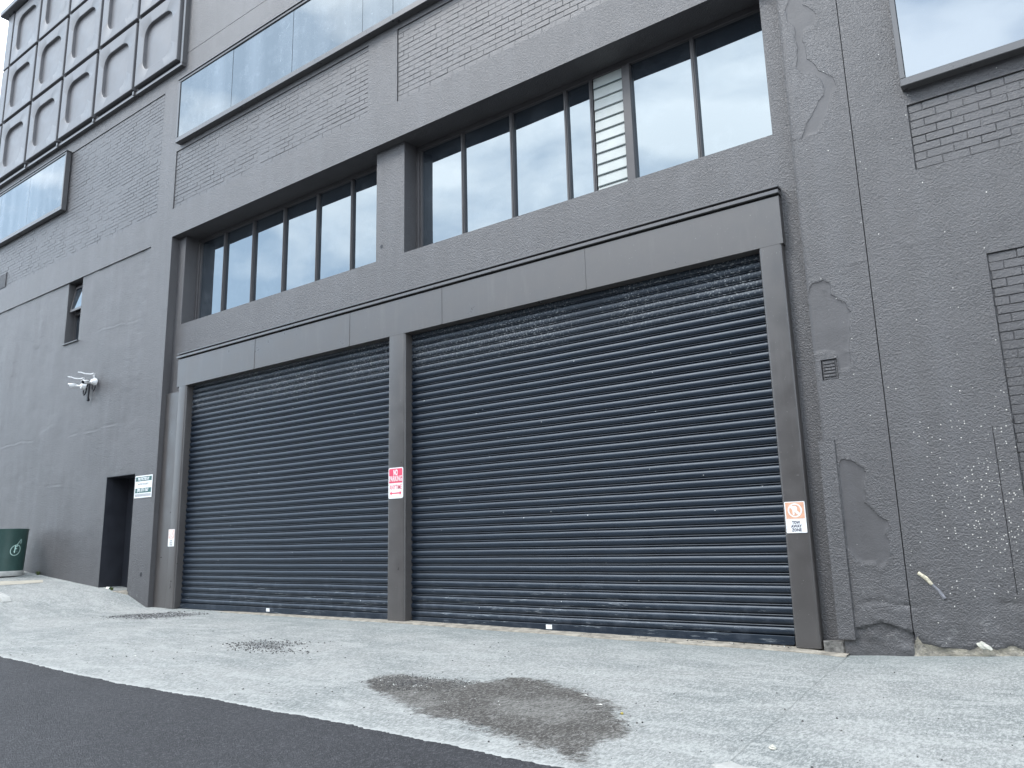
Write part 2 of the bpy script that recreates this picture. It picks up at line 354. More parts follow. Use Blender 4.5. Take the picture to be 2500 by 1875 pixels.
def tag(o,label=None,cat=None,group=None,kind=None):
    if label: o['label']=label
    if cat: o['category']=cat
    if group: o['group']=group
    if kind: o['kind']=kind
    return o
def empty(name,loc,label,cat,group=None):
    o=link(name,None); o.location=loc; o.empty_display_size=.2; return tag(o,label,cat,group)
def put(o,parent):
    """parent keeping world placement (the parent is an unrotated Empty)"""
    o.parent=parent; o.location=o.location-parent.location; return o
def grid_mesh(name,Vx,nx,ny,mat,attrs={},smooth=True,angle=30,parent=None,flip=False):
    me=bpy.data.meshes.new(name); n=nx*ny
    me.vertices.add(n); me.vertices.foreach_set('co',Vx.reshape(-1).astype(np.float32))
    i=np.arange(nx*ny).reshape(nx,ny); a=i[:-1,:-1].ravel(); b_=i[1:,:-1].ravel(); c=i[1:,1:].ravel(); d=i[:-1,1:].ravel()
    q=np.stack([a,d,c,b_] if flip else [a,b_,c,d],1); nf=len(q)
    me.loops.add(nf*4); me.loops.foreach_set('vertex_index',q.ravel().astype(np.int32))
    me.polygons.add(nf); me.polygons.foreach_set('loop_start',(np.arange(nf)*4).astype(np.int32)); me.polygons.foreach_set('loop_total',np.full(nf,4,np.int32))
    me.update(calc_edges=True); me.materials.append(mat)
    for k,v in attrs.items():
        at=me.attributes.new(k,'FLOAT','POINT'); at.data.foreach_set('value',v.ravel().astype(np.float32))
    if smooth: me.shade_smooth(); me.set_sharp_from_angle(angle=math.radians(angle))
    return link(name,me,parent)

# ------------------------------------------------------------------ the building
B=empty('warehouse',(0,0,0),'dark charcoal painted warehouse facade with two wide roller shutters and ribbon windows','building')
XL,XR,ZT=-24.85,6.0,17.45
LZ=7.6                                    # lintel underside
def lines(lo,hi,step,cuts):
    base=list(np.arange(lo,hi,step))+[hi]
    cs=[]
    for c in cuts: cs+= [c-.0008,c+.0008]
    base=[b_ for b_ in base if all(abs(b_-c)>.006 for c in cuts)]
    return sorted(set(np.round(base+cs,5)))
xc=[-14.80,-14.52,-8.79,-8.15,-2.265,-2.03,-14.15,-2.4,-15.49,-14.85,-8.865,-8.17,-2.6,-.85,-.36,-15.63,-19.44,-18.72,-16.81,-15.61,-1.96,-1.80,-1.397,-1.389,-.523,-.518,-14.70,-2.075,-1.909]
zc=[5.65,LZ,4.6,8.29,11.25,8.25,9.59,4.69,5.41,.3,3.67,7.59,6.02,.22,2.63,2.66,2.875,11.915,11.925,.52,2.02,2.03,.066]
xs=np.array(sorted(set(lines(XL,-15.8,.09,xc))|set(lines(-15.8,-2.3,.3,xc))|set(lines(-2.3,.6,.018,xc))|set(lines(.6,XR,.5,xc))))
xs=xs[np.concatenate([[True],np.diff(xs)>.0012])]
zs=np.array(sorted(set(lines(-.6,-.15,.15,zc))|set(lines(-.15,7.6,.024,zc))|set(lines(7.6,ZT,.3,zc))))
zs=zs[np.concatenate([[True],np.diff(zs)>.0012])]
X,Z=np.meshgrid(xs,zs,indexing='ij')
def R(x0,x1,z0,z1): return (X>x0)&(X<x1)&(Z>z0)&(Z<z1)
Y=np.zeros_like(X)
Y[R(-14.80,-2.03,-9,LZ)]=.16
Y[R(-14.15,-2.4,-9,4.6)]=.42
Y[R(-14.52,-8.79,5.65,LZ)]=.62; Y[R(-8.15,-2.265,5.65,LZ)]=.62
for r in ((XL-1,-15.49,8.29,11.25),(-14.85,-8.865,8.25,9.59),(-8.17,-2.6,8.25,9.59),(-.85,9,4.69,5.41),(-.36,9,.3,3.67)): Y[R(*r)]=.0218
inset=R(XL-1,-15.63,-9,7.59)
rough=(fbm(X*1.1,Z*1.1,4)-.5)*.03+(fbm(X*3.2,Z*.8,3)-.5)*.014+(fbm(X*7+9,Z*7,3)-.5)*.012*np.clip((X+16.6)/.9,0,1)
def jl(z0,xa,xb,amp): 
    zz=z0+.03*np.sin(X*1.3+z0)+(fbm(X*1.6,X*0+z0,4)-.5)*.12; m_=np.clip((X-xa)/.3,0,1)*np.clip((xb-X)/.3,0,1)
    dz_=(Z-zz); return .65*m_*amp*np.clip(fbm(X*2.2,X*0+z0*3,3)*3-.8,0,1)*np.exp(-(dz_/.035)**2)*np.sign(dz_)
lift=jl(3.72,-18.8,-15.7,.010)+jl(3.75,-24,-19.4,.009)+jl(6.03,-17.9,-15.8,.008)+jl(2.55,-19.6,-18.6,.007)
lift+=(fbm(X*.5,Z*.35,3)-.5)*.03
Y=np.where(inset,.022+rough+lift*(fbm(X*.6,Z*.3,2)>.4),Y)
Y[R(-19.44,-18.72,6.02,7.59)]=.42
Y[R(-16.81,-15.61,.22,2.63)]=.56
Y[R(-1.96,-1.80,2.66,2.875)]=.035
smooth=np.zeros_like(X); beige=np.zeros_like(X); splat=np.full_like(X,.004)
# right hand pier and wall
fine=(X>-2.03)&(X<.7)
P1=[(330,0),(305,60),(320,130),(365,170),(360,260),(385,310),(370,430),(400,465),(480,470),(540,510),(550,600),(500,680),(435,790),(400,900),(450,855),(500,845),(540,770),(580,690),(600,600),(625,540),(600,490),(520,455),(480,400),(440,360),(415,240),(430,190),(490,160),(500,90),(450,50),(415,30),(420,-60),(330,-60)]
P2=[(390,370),(470,340),(510,380),(515,440),(580,470),(620,490),(655,560),(655,620),(650,720),(655,800),(650,900),(640,940),(590,950),(575,880),(560,840),(490,820),(400,835),(375,640),(360,440)]
P3=[(575,60),(640,70),(740,110),(755,150),(750,350),(800,390),(840,440),(900,470),(905,500),(880,560),(915,610),(905,750),(850,805),(820,760),(740,765),(680,720),(640,650),(610,540),(600,400),(590,250),(580,150)]
P4=[(695,1200),(780,1190),(860,1160),(960,1190),(1085,1240),(1090,1500),(600,1500),(600,1275),(690,1272)]
P5=[(1100,1250),(1140,1300),(1200,1312),(1300,1345),(1400,1340),(1470,1352),(1530,1320),(1640,1350),(1740,1320),(1825,1345),(2300,1340),(2300,1600),(1090,1600),(1085,1300)]
hole=R(-1.96,-1.80,2.66,2.875)
jit=(fbm(X*9,Z*9,3)-.5)*.07
for P,zf,dep in ((P1,Z4,.0025),(P2,Z7,.004),(P3,Z8,.005)):
    poly=[W(*zf(*p)) for p in P]; d=sdf(X,Z,poly)+jit*.6
    k=np.clip(d/.02+.5,0,1)*fine; smooth=np.maximum(smooth,k)
    lip=np.exp(-((d+.012)/.012)**2)*(.003 if P is P1 else .006)
    Y=np.where(fine&~hole,Y+k*dep-lip*(d<.0)*1.0,Y)
poly=[W(*Z8(*p)) for p in P4]; d=sdf(X,Z,poly)+jit*.25; k=np.clip(d/.012+.5,0,1)*fine
Y+=k*(.03+(fbm(X*8,Z*8,4)-.5)*.04)
poly=[W(*Z8(*p)) for p in P5]; d=sdf(X,Z,poly)+jit*.35; k=np.clip(d/.02+.5,0,1)*((X>-1.42)&(X<9))
Y+=k*(.02+(fbm(X*6+3,Z*10,4)-.5)*.06); beige=np.maximum(beige,k)
# lumps, ragged horizontal seam and the long joints
lowz=np.clip((1.1-Z)/1.0,0,1)
right=(X>-2.03)
Y+=right*~hole*((fbm(X*2.2,Z*2.2,3)-.5)*-.010+(fbm(X*12,Z*12,3)-.5)*-.012*lowz)
blob=vn(X*14+40,Z*14); Y-=right*~hole*np.clip(blob-.93,0,1)*.10
seam=np.exp(-((Z-(.425+(fbm(X*3,Z*0+2,3)-.5)*.10))/.018)**2)*((X>-1.85)&(X<-.4))*np.clip(fbm(X*5,Z*0+8,2)*2.4-.7,0,1)
Y+=seam*.014*(fbm(X*20,Z*20,2)+.3)
Y[R(-1.397,-1.389,.10,ZT)]+=.03
Y[(X>-.523)&(X<-.518)&(Z>.52)&(Z<2.02)]+=.012
strip=(X>-2.075)&(X<-1.909)&(Z>.066)&(Z<2.03)
Y=np.where((X>-2.04)&strip,-.018+(fbm(X*9,Z*9,2)-.5)*.004,Y)
Y=np.where((X>-2.074)&(X<=-2.03)&(Z>.066)&(Z<2.03),-.018,Y)
sc_=np.exp(-(((X+.52)/.42)**2+((Z-1.35)/.75)**2))
splat=np.where(X>-2.03,.015+.6*sc_*(.5+fbm(X*2,Z*2,2)),.006*(Z<2.5))
# rounded arris on the right pier and left reveal
Y=np.where((Z<LZ)&(X>-2.03)&(X<-1.98)&~strip,Y+.022*(1-np.clip((X+2.03)/.05,0,1))**2,Y)
for xx,z0 in ((-14.70,11.915),): Y[(X>xx)&(Z>11.915)&(Z<11.925)]+=.02
V=np.stack([X,Y,Z],-1)
wall=grid_mesh('wall',V,len(xs),len(zs),M['wall'],{'smooth':smooth,'beige':beige,'splat':splat},parent=B,angle=40)
mb=MB()                                              # sides, back, roof
mb.box(XL,XL+.2,.002,14,-.6,ZT); mb.box(XR-.2,XR,.002,14,-.6,ZT); mb.box(XL+.2,XR-.2,13.8,14,-.6,ZT); mb.box(XL+.2,XR-.2,.7,13.8,ZT-.4,ZT-.2)
mb.box(XL+.2,XR-.2,.9,.95,-.6,ZT-.4)
mb.build('shell',M['wall'],B)
MB().box(XL-.18,XR+.1,-.32,.3,ZT-.02,ZT+.16,.02).build('roof_flashing',M['boxframe'],B)

# brickwork panels
def bricks(name,x0,x1,z0,z1,label,bw=.24,bh=.086,yf=.0165):
    mb=MB(); rows=int(round((z1-z0)/bh)); bh=(z1-z0)/rows
    for r in range(rows):
        za=z0+r*bh; off=(r%2)*bw/2+random.uniform(-.012,.012); x=x0-off
        fade=fbm(np.array([za*.8]),np.array([3.]),2)[0]
        while x<x1:
            v_=random.choice((.001,.0025,.004)); a=max(x+v_,x0+.001); e=min(x+bw-v_,x1-.001)
            if e-a>.02:
                yy=yf+random.uniform(-.003,.003)+.0022*float(fbm(np.array([x*.7]),np.array([za*.9]),2)[0]>.6)
                dz=random.uniform(-.0015,.0015)
                g_=random.choice((.0025,.0035,.004,.0045)); mb.box(a,e,yy,.03,za+g_+dz,za+bh-g_+dz,.0035)
            x+=bw
    o=mb.build(name,M['brick'],B); o['label']=label; return o
bricks('brick_panel',XL+.2,-15.495,8.295,11.245,'large painted brick infill left of the long box window')
bricks('brick_panel',-14.845,-8.87,8.255,9.585,'painted brick infill under the left half of the long box window')
bricks('brick_panel',-8.165,-2.605,8.255,9.585,'painted brick infill above the larger ribbon window')
bricks('brick_panel',-.845,2.4,4.695,5.405,'short painted brick strip under the upper right window')
bricks('brick_panel',-.355,2.4,.305,3.665,'tall painted brick infill at the right edge of the wall')
# soldier-slot air brick at the far left
mb=MB(); 
for i in range(9): mb.box(-23.75+i*.055,-23.75+i*.055+.028,-.006,.02,8.36,8.74)
mb.box(-23.76,-23.26,.0,.012,8.34,8.36); mb.box(-23.76,-23.26,.0,.012,8.74,8.76)
mb.build('air_brick',M['brick'],B)
mb=MB()
mb.box(-1.952,-1.808,.015,.033,2.668,2.867)
for i in range(5): mb.box(-1.94,-1.825,.004,.02,2.69+i*.034,2.69+i*.034+.025,.005)
mb.build('air_vent',M['wall'],B)

# roller shutters
PITCH=.1067
prof=[(0,-.006),(.012,.009),(.06,.0155),(.15,.021),(.28,.0248),(.40,.0258),(.52,.0242),(.61,.0205),(.68,.0155),(.725,.009),(.745,.000),(.755,-.008),(.815,-.008),(.825,.008),(.85,.0135),(.885,.014),(.92,.0115),(.935,.006),(.94,-.007),(.995,-.007)]
def shutter(x0,x1,zb,label,stx):
    n=int((4.45-zb-.09)/PITCH); pts=[]
    for k in range(n):
        z=zb+.09+k*PITCH
        pts+=[(z+p[0]*PITCH,.235-p[1]) for p in prof]
    nx=int((x1-x0)/.35)+1; xx=np.linspace(x0,x1,nx); pz=np.array([p[0] for p in pts]); py=np.array([p[1] for p in pts])
    Xg,Zg=np.meshgrid(xx,pz,indexing='ij'); Yg=np.broadcast_to(py,Xg.shape)+(fbm(Xg*.9+3,Zg*9,2)-.5)*.006
    Zg=Zg+(fbm(Xg*.8,Zg*0+1,2)-.5)*.012
    o=grid_mesh('roller_shutter',np.stack([Xg,Yg,Zg],-1),nx,len(pts),M['shutter'],{},True,38,B); o['label']=label
    mb=MB(); mb.box(x0+.04,x1-.06,.205,.25,zb,zb+.085,.004); mb.box(x0+.04,x1-.06,.175,.205,zb,zb+.012)
    mb.build('bottom_rail',M['shutter'],o)
    MB().box(stx-.045,stx+.045,.199,.2045,zb+.02,zb+.075).build('sticker',M['sign_w'],o)
    return o
shutter(-14.06,-8.35,-.02,'smaller left roller shutter',-11.35)
shutter(-8.05,-2.5,-.045,'larger right roller shutter',-5.63)
# posts (rounded corners), fascia and flashing
def post(x0,x1,zb,label):
    mb=MB(); r=.035; ring=[]
    for cx,s in ((x0+r,-1),(x1-r,1)):
        for k in range(6):
            a=(k/5)*math.pi/2
            if s<0: ring.append((cx-r*math.cos(a),.06+r-r*math.sin(a)))
            else: ring.append((cx+r*math.sin(a),.06+r-r*math.cos(a)))
    ring=[(x0,.30)]+ring+[(x1,.30)]
    n=len(ring); zz=[zb,zb+.3,1.5,3,4.34]
    for z in zz: mb.v+=[(p[0],p[1],z) for p in ring]
    for k in range(len(zz)-1):
        for j in range(n-1): mb.f.append((k*n+j,k*n+j+1,(k+1)*n+j+1,(k+1)*n+j)); mb.mi.append(0)
    o=mb.build('door_post',M['steel'],B,True,60); o['label']=label
post(-14.30,-14.02,-.02,'left door post'); post(-8.385,-8.03,-.03,'middle door post between the shutters'); post(-2.52,-2.255,-.05,'right door post')
mb=MB(); js=[-14.36,-11.83,-9.29,-7.28,-4.79,-2.235]
for a,b_ in zip(js[:-1],js[1:]): mb.box(a+.003,b_-.003,.058,.30,4.275,4.845,.003)
fas=mb.build('fascia',M['steel'],B)
for j in js[1:-1]: MB().box(j-.012,j+.012,.052,.0615,4.28,4.84,.002).build('cover_strip',M['steel'],fas)
mb=MB(); mb.box(-14.39,-2.232,.03,.150,4.870,4.915,.004); mb.box(-14.37,-2.24,.135,.156,4.915,4.948); mb.box(-14.39,-2.232,.045,.157,4.948,4.972,.004)
mb.build('flashing',M['boxframe'],fas)
for x in np.arange(-14,-2.4,1.1): MB().tube([(x,.031,4.886),(x,.024,4.886)],.009,8).build('rivet',M['steel'],fas)
MB().box(-14.2,-2.4,.24,.40,4.2,4.55).build('shutter_housing',M['dark'],B)

# ribbon windows
def pane(parent,x0,x1,y,z0,z1,mat,tilt=.004,name='pane'):
    t=random.uniform(-tilt,tilt); t2=random.uniform(-tilt,tilt)
    mb=MB(); i=[(x0,y+t,z0),(x1,y-t,z0),(x1,y-t+t2,z1),(x0,y+t+t2,z1)]
    j=[(a,b_+.006,c) for a,b_,c in i]
    mb.face(i); mb.face(j[::-1]); 
    for k in range(4): mb.face([i[k],j[k],j[(k+1)%4],i[(k+1)%4]][::-1])
    return mb.build(name,mat,parent)
def mull(mb,x,w=.05,z0=5.66,z1=7.59,y=.455,y1=.53): 
    mb.box(x-w/2,x+w/2,y,y1,z0,z1,.003); mb.box(x-.008,x+.008,y-.012,y,z0,z1)
def ribbon(xa,xb,mx,label,louvre=None):
    mb=MB(); mb.box(xa,xb,.45,.56,7.52,7.597,.004); mb.box(xa,xb,.45,.56,5.652,5.70,.004)
    mb.box(xa,xa+.06,.44,.56,5.70,7.52,.004); mb.box(xa+.06,xa+.10,.47,.56,5.70,7.52,.003); mb.box(xb-.06,xb,.45,.56,5.70,7.52)
    for x in mx: mull(mb,x,z0=5.70,z1=7.52)
    if louvre: 
        mb.box(louvre[1]-.01,louvre[1]+.11,.43,.56,5.70,7.52,.004)
    w=mb.build('ribbon_window',M['frame'],B); w['label']=label
    ed=[xa+.10]+list(mx)+([louvre[1]+.05] if louvre else [])+[xb-.06]; ed=sorted(ed)
    for a,b_ in zip(ed[:-1],ed[1:]):
        if louvre and abs(a-louvre[0])<.02: continue
        pane(w,a,b_,.505,5.69,7.53,M['glass'])
    if louvre:
        mb=MB(); n=11; h=(7.52-5.70)/n; a,b_=louvre[0]+.04,louvre[1]-.01
        for k in range(n):
            z=5.70+k*h; t=.014
            mb.cur=0; q=[(a,.47,z+.004),(b_,.47,z+.004),(b_,.47+t,z+h+.012),(a,.47+t,z+h+.012)]; mb.face(q)
            mb.face([(p[0],p[1]+.006,p[2]) for p in q][::-1])
            mb.cur=1; mb.face([(a,.47,z+.004),(a,.476,z-.004),(b_,.476,z-.004),(b_,.47,z+.004)]); mb.face([(a,.467,z-.005),(b_,.467,z-.005),(b_,.467,z+.010),(a,.467,z+.010)])
        mb.build('louvre_blades',[M['louvre'],M['ledge']],w)
        MB().box(a-.02,b_+.02,.53,.55,5.70,7.52).build('blind',M['louvre'],w)
    return w
ribbon(-14.52,-8.79,[-13.57,-12.60,-11.63,-10.66,-9.73],'shorter ribbon window above the left shutter')
ribbon(-8.15,-2.265,[-7.166,-6.20,-5.22,-4.79,-3.26],'longer ribbon window with a louvred bay above the right shutter',(-4.79,-4.27))

# box windows
def boxwin(name,x0,x1,z0,z1,seams,mat,label,y=-.12,fw=.055,fb=.11):
    mb=MB(); mb.box(x0,x1,y,.0,z0,z0+fb,.006); mb.box(x0,x1,y,.0,z1-fw,z1,.006)
    mb.box(x0,x0+fw,y,.0,z0+fb,z1-fw,.004); mb.box(x1-fw,x1,y,.0,z0+fb,z1-fw,.004)
    mb.box(x0-.02,x1+.02,y-.02,-.002,z1+.003,z1+.028,.004)
    w=mb.build('box_window',M['boxframe'],B); w['label']=label
    ed=[x0+fw]+list(seams)+[x1-fw]
    for a,b_ in zip(ed[:-1],ed[1:]): pane(w,a+.006,b_-.006,y+.022,z0+fb,z1-fw,mat,.003)
    MB().box(x0+.03,x1-.03,y+.035,.0,z0+.03,z1-.03).build('backing',M['dark'],w)
s=8.18/8.1
boxwin('w',-14.72,-2.4,9.70,11.20,[-12.62*s,-10.72*s,-8.83*s,-8.10*s,-6.2,-4.3],M['glass_box'],'long box window across the upper wall')
boxwin('w',-24.6,-19.95,9.66,11.27,[-23.9,-22.05],M['glass_box'],'small box window at the left under the cladding')
boxwin('w',-.868,2.6,5.572,8.2,[],M['glass_blue'],'large box window at the upper right with blue sky reflection',fw=.05,fb=.085)

# top hung window on the left
mb=MB(); x0,x1=-19.44,-18.72
mb.box(x0,x0+.05,.22,.33,6.03,7.585); mb.box(x1-.05,x1,.22,.33,6.03,7.585); mb.box(x0+.05,x1-.05,.22,.33,7.53,7.585); mb.box(x0+.05,x1-.05,.22,.33,6.03,6.09); mb.box(x0+.05,x1-.05,.20,.33,6.78,6.86)
w=mb.build('small_window',M['frame'],B); w['label']='narrow window with its upper sash pushed open'
pane(w,x0+.05,x1-.05,.27,6.09,6.78,M['glass'])
mb=MB()
def tilt(z): return .20-(7.50-z)*.14
for (a,b_,za,zb) in ((x0+.06,x0+.10,6.84,7.5),(x1-.10,x1-.06,6.84,7.5),(x0+.10,x1-.10,6.84,6.90),(x0+.10,x1-.10,7.45,7.5)):
    q=[(a,tilt(za),za),(b_,tilt(za),za),(b_,tilt(zb),zb),(a,tilt(zb),zb)]; p=[(v_[0],v_[1]-.035,v_[2]) for v_ in q]
    mb.face(p); mb.face(q[::-1])
    for k in range(4): mb.face([p[k],q[k],q[(k+1)%4],p[(k+1)%4]])
sash=mb.build('sash',M['frame'],w)
mb=MB(); mb.face([(x0+.1,tilt(6.9)-.015,6.9),(x1-.1,tilt(6.9)-.015,6.9),(x1-.1,tilt(7.45)-.015,7.45),(x0+.1,tilt(7.45)-.015,7.45)]); mb.build('sash_pane',M['glass'],w)
MB().box(x0-.02,x1+.02,-.01,.2,5.995,6.018,.003).build('sill',M['boxframe'],w)
# recessed doorway
mb=MB(); mb.box(-16.80,-15.62,.50,.545,.24,2.62,.004); d_=mb.build('door',M['door'],B); d_['label']='dark door at the back of the doorway recess'
MB().box(-16.812,-16.803,.02,.52,.262,2.62).build('reveal_sheet',M['door'],B)  # added thin dark sheets covering the left reveal and head of the recess
MB().box(-16.803,-15.61,.02,.52,2.618,2.629).build('reveal_sheet',M['door'],B)
mb=MB(); mb.tube([(-15.75,.49,1.2),(-15.75,.44,1.2),(-15.87,.44,1.2)],.011,8); mb.build('handle',M['black'],d_)
MB().box(-16.9,-15.56,-.01,.56,.1,.262,.01).build('doorstep',M['concnib'],B)
# threshold nib under the shutters
mb=MB(); 
xx=np.linspace(-14.3,-1.99,90)
fr=np.interp(xx,[-14.3,-11,-8.5,-2],[.05,-.03,-.06,-.10])+(fbm(xx*2.5,xx*0,3)-.5)*.07; top=gz(xx,fr*0)+np.interp(xx,[-14.3,-12,-8],[-.01,.004,.012])+(fbm(xx*5,xx*0+7,3)-.5)*.012
Vn=np.zeros((90,4,3))
for i,x in enumerate(xx): Vn[i]=[(x,fr[i]-.012,top[i]-.12),(x,fr[i]-.004,top[i]-.01),(x,fr[i]+.01,top[i]),(x,.42,top[i]+.004)]
grid_mesh('threshold',Vn,90,4,M['concnib'],{},True,40,B)
mb=MB(); mb.box(-2.235,-2.035,.055,.17,-.2,.03,.012); mb.build('footing',M['footing'],B)
mb=MB(); mb.box(-14.83,-14.32,.10,.165,-.1,4.2,.01); mb.box(-14.33,-14.305,.12,.17,-.1,3.1,.004); mb.build('angle_trim',M['steel'],B)

# drilled holes with a pipe end
for cx,cz,y,r in ((-8.655,5.886,.16,.030),(-15.113,.603,0,.045)):
    mb=MB(); n=16; ring=[(cx+r*math.cos(2*math.pi*k/n),cz+r*1.05*math.sin(2*math.pi*k/n)) for k in range(n)]
    for k in range(n):
        a,b_=ring[k],ring[(k+1)%n]; o_=lambda p:(cx+(p[0]-cx)*1.22,cz+(p[1]-cz)*1.22)
        A,Bq=o_(a),o_(b_)
        mb.cur=0; mb.face([(A[0],y-.001,A[1]),(Bq[0],y-.001,Bq[1]),(b_[0],y-.004,b_[1]),(a[0],y-.004,a[1])])
    mb.cur=1; mb.face([(p[0],y-.002,p[1]) for p in ring])
    mb.build('wall_hole',[M['wall'],M['black']],B)

# cladding panels
PX=[-14.79,-16.70,-18.62,-20.55,-22.46,-24.40]; PZ=[11.72,13.63,15.54,17.42]
S_=1.79; PY=-.15
def panel_mesh():
    n=64; ou=[];ri=[]; c=S_/2; h=.60; r=.30; cx,cz=.0,-.03
    per=[]
    for k in range(n):
        # walk the rounded square by angle sector
        q,k2=divmod(k,16); t=k2/16
        # each quarter: from middle of a side through a corner to the middle of the next side
        st=h-r
        Lq=2*st+r*math.pi/2; s_=t*Lq
        if s_<st: p=(h,s_)
        elif s_<st+r*math.pi/2: a=(s_-st)/r; p=(h-r+r*math.cos(a),h-r+r*math.sin(a))
        else: p=(h-r-(s_-st-r*math.pi/2),h)
        for _ in range(q): p=(-p[1],p[0])
        ri.append((p[0]+cx,p[1]+cz))
        m_=max(abs(p[0]),abs(p[1])); ou.append((p[0]/m_*c,p[1]/m_*c))
    # force outer corners
    for i in (8,24,40,56):
        x,y=ou[i]; ou[i]=(math.copysign(c,x),math.copysign(c,y))
    def dep(x,z):
        u=(x-cx)/(-h)*.5+.5; v=(z-cz)/h*.5+.5; m_=max(u,v)
        s_=1/(1+math.exp(-14*(u-v))); m_=u*s_+v*(1-s_)
        return .02+.06*max(0,min(1,m_))
    mb=MB(); 
    rings=[[(x,.11,z) for x,z in ou],[(x,.012,z) for x,z in ou],[(x*.988,0,z*.988) for x,z in ou]]
    rings.append([(cx+(x-cx)*1.02,0,cz+(z-cz)*1.02) for x,z in ri]); rings.append([(x,.008,z) for x,z in ri])
    for sc in (.995,.97,.85,.65,.4,.2): rings.append([(cx+(x-cx)*sc,dep(cx+(x-cx)*sc,cz+(z-cz)*sc),cz+(z-cz)*sc) for x,z in ri])
    for rg in rings: mb.v+=rg
    for a in range(len(rings)-1):
        for k in range(n): mb.f.append((a*n+k,a*n+(k+1)%n,(a+1)*n+(k+1)%n,(a+1)*n+k)); mb.mi.append(0)
    mb.v.append((cx,dep(cx,cz),cz)); ci=len(mb.v)-1; a=(len(rings)-1)*n
    for k in range(n): mb.f.append((a+k,a+(k+1)%n,ci)); mb.mi.append(0)
    return mb
p0=panel_mesh().build('cladding_panel',M['clad'],B,True,32)
first=True
for ci in range(5):
    for ri_ in range(3):
        x=(PX[ci]+PX[ci+1])/2; z=(PZ[ri_]+PZ[ri_+1])/2
        o=p0 if first else link('cladding_panel',p0.data,B); first=False
        o.location=(x,PY,z); o['group']='square dished cladding panels on the upper left wall'
np0=MB().box(-.19,.19,0,.11,-.92,.92,.012).build('edge_panel',M['clad'],B)
for k in range(3):
    o=np0 if k==0 else link('edge_panel',np0.data,B)
    o.location=(-24.63,PY,(PZ[k]+PZ[k+1])/2)
mb=MB(); mb.box(-24.84,-14.78,-.045,-.002,11.66,17.43)
cr=mb.build('cladding_backing',M['dark'],B)
mb=MB(); mb.box(-24.86,-14.70,-.10,-.001,11.60,11.665,.004); mb.box(-14.765,-14.69,-.10,-.001,11.665,17.43,.004)
for xq in PX[1:]: mb.box(xq-.03,xq+.03,-.135,-.10,11.615,11.70)
mb.build('cladding_trim',M['boxframe'],B)
for cx in PX[1:]:
    for cz in PZ[1:3]: MB().box(cx-.028,cx+.045,-.12,-.045,cz-.03,cz+.02,.004).build('panel_clip',M['boxframe'],B)

# dried foam filler strip on the right wall
a=Vector((*W(*Z8(1110,825)),0)); b_=Vector((*W(*Z8(1205,905)),0)); c_=Vector((*W(*Z8(1290,1000)),0))
def q3(p,y): return (p[0],y,p[1])
mb=MB(); mb.tube([q3(a,-.004),q3(a*.5+b_*.5+Vector((.008,.006,0)),-.006),q3(b_,-.004)],[.016,.019,.014],8)
fo=mb.build('dried_foam_strip',M['foam'],B,True)
mb=MB(); mb.tube([q3(b_,-.002),q3(b_*.5+c_*.5+Vector((.008,.004,0)),-.002),q3(c_,-.001)],[.012,.014,.017],8); mb.build('glue_trail',M['foam2'],B,True)

# ------------------------------------------------------------------ ground
def gridn(a,b_,st): return np.arange(a,b_+st*.5,st)
gx=np.array(sorted(set(np.round(np.concatenate([gridn(-60,-25,1.0),gridn(-25,-15,.08),gridn(-15,1.2,.045),gridn(1.2,12,.4)]),4))))
gy=np.array(sorted(set(np.round(np.concatenate([gridn(-4.6,.12,.045),[.3,.6,1.0]]),4))))
GX,GY=np.meshgrid(gx,gy,indexing='ij')
GZ=gz(GX,np.minimum(GY,0))+(fbm(GX*.8,GY*.8,3)-.5)*.02*np.clip(-GY/.5,0,1)+(fbm(GX*6,GY*6,3)-.5)*.004
STAIN=[(160,165),(300,140),(450,135),(560,150),(760,165),(860,178),(1000,170),(1150,160),(1250,155),(1340,165),(1500,200),(1650,240),(1780,300),(1880,360),(1935,430),(1940,500),(1850,570),(1700,640),(1640,740),(1540,720),(1400,680),(1270,650),(1160,640),(1180,580),(1100,540),(960,510),(880,490),(760,460),(650,425),(540,395),(430,355),(330,330),(300,290),(240,260),(180,210)]
sp_=[G(*ZS(*p)) for p in STAIN]; d=sdf(GX,GY,sp_)
stain=np.clip(d/.30*.5+.5,0,1)
grit=np.zeros_like(GX)
d2=sdf(GX,GY,[G(*ZS(*p)) for p in ((980,300),(1250,270),(1480,290),(1640,380),(1500,470),(1340,500),(1150,440),(1010,380))]); smid=np.clip(d2/.3+.5,0,1)
def ell(cx,cy,px0,px1,w):
    return None
def gritpatch(pts,k=1.0,fall=.25):
    global grit
    poly=[G(*p) for p in pts]; d_=sdf(GX,GY,poly); grit=np.maximum(grit,np.clip(d_/fall*.5+.5,0,1)*k)
gritpatch([(550,1572),(620,1564),(700,1562),(765,1570),(720,1580),(760,1592),(690,1598),(640,1590),(580,1590)],.62)
gritpatch([(235,1506),(330,1496),(440,1492),(520,1500),(430,1508),(330,1514),(250,1510)],.66,.18)
gritpatch([ZS(*p) for p in ((150,165),(420,135),(700,160),(780,175),(560,220),(400,240),(240,230))],.56,.2)
gritpatch([ZS(*p) for p in ((1140,160),(1300,160),(1540,240),(1560,270),(1300,210))],.52,.12)
EDGE=[(-60,-5.2),(-30,-4.3),(-17,-3.95),(-13,-3.80),(-11.4,-3.84),(-10.7,-3.90),(-8.95,-4.03),(-7.9,-4.07),(-6.65,-4.045)]+[G(*p) for p in ((667,1740),(840,1770),(1013.6,1808),(1111,1826),(1335,1875))]+[(-1.5,-4.18),(1,-4.3),(12,-4.6)]
ex=[p[0] for p in EDGE]; ey=[p[1] for p in EDGE]
rim=np.exp(-np.clip((GY-np.interp(GX,ex,ey))/.10,0,9)**1.2)
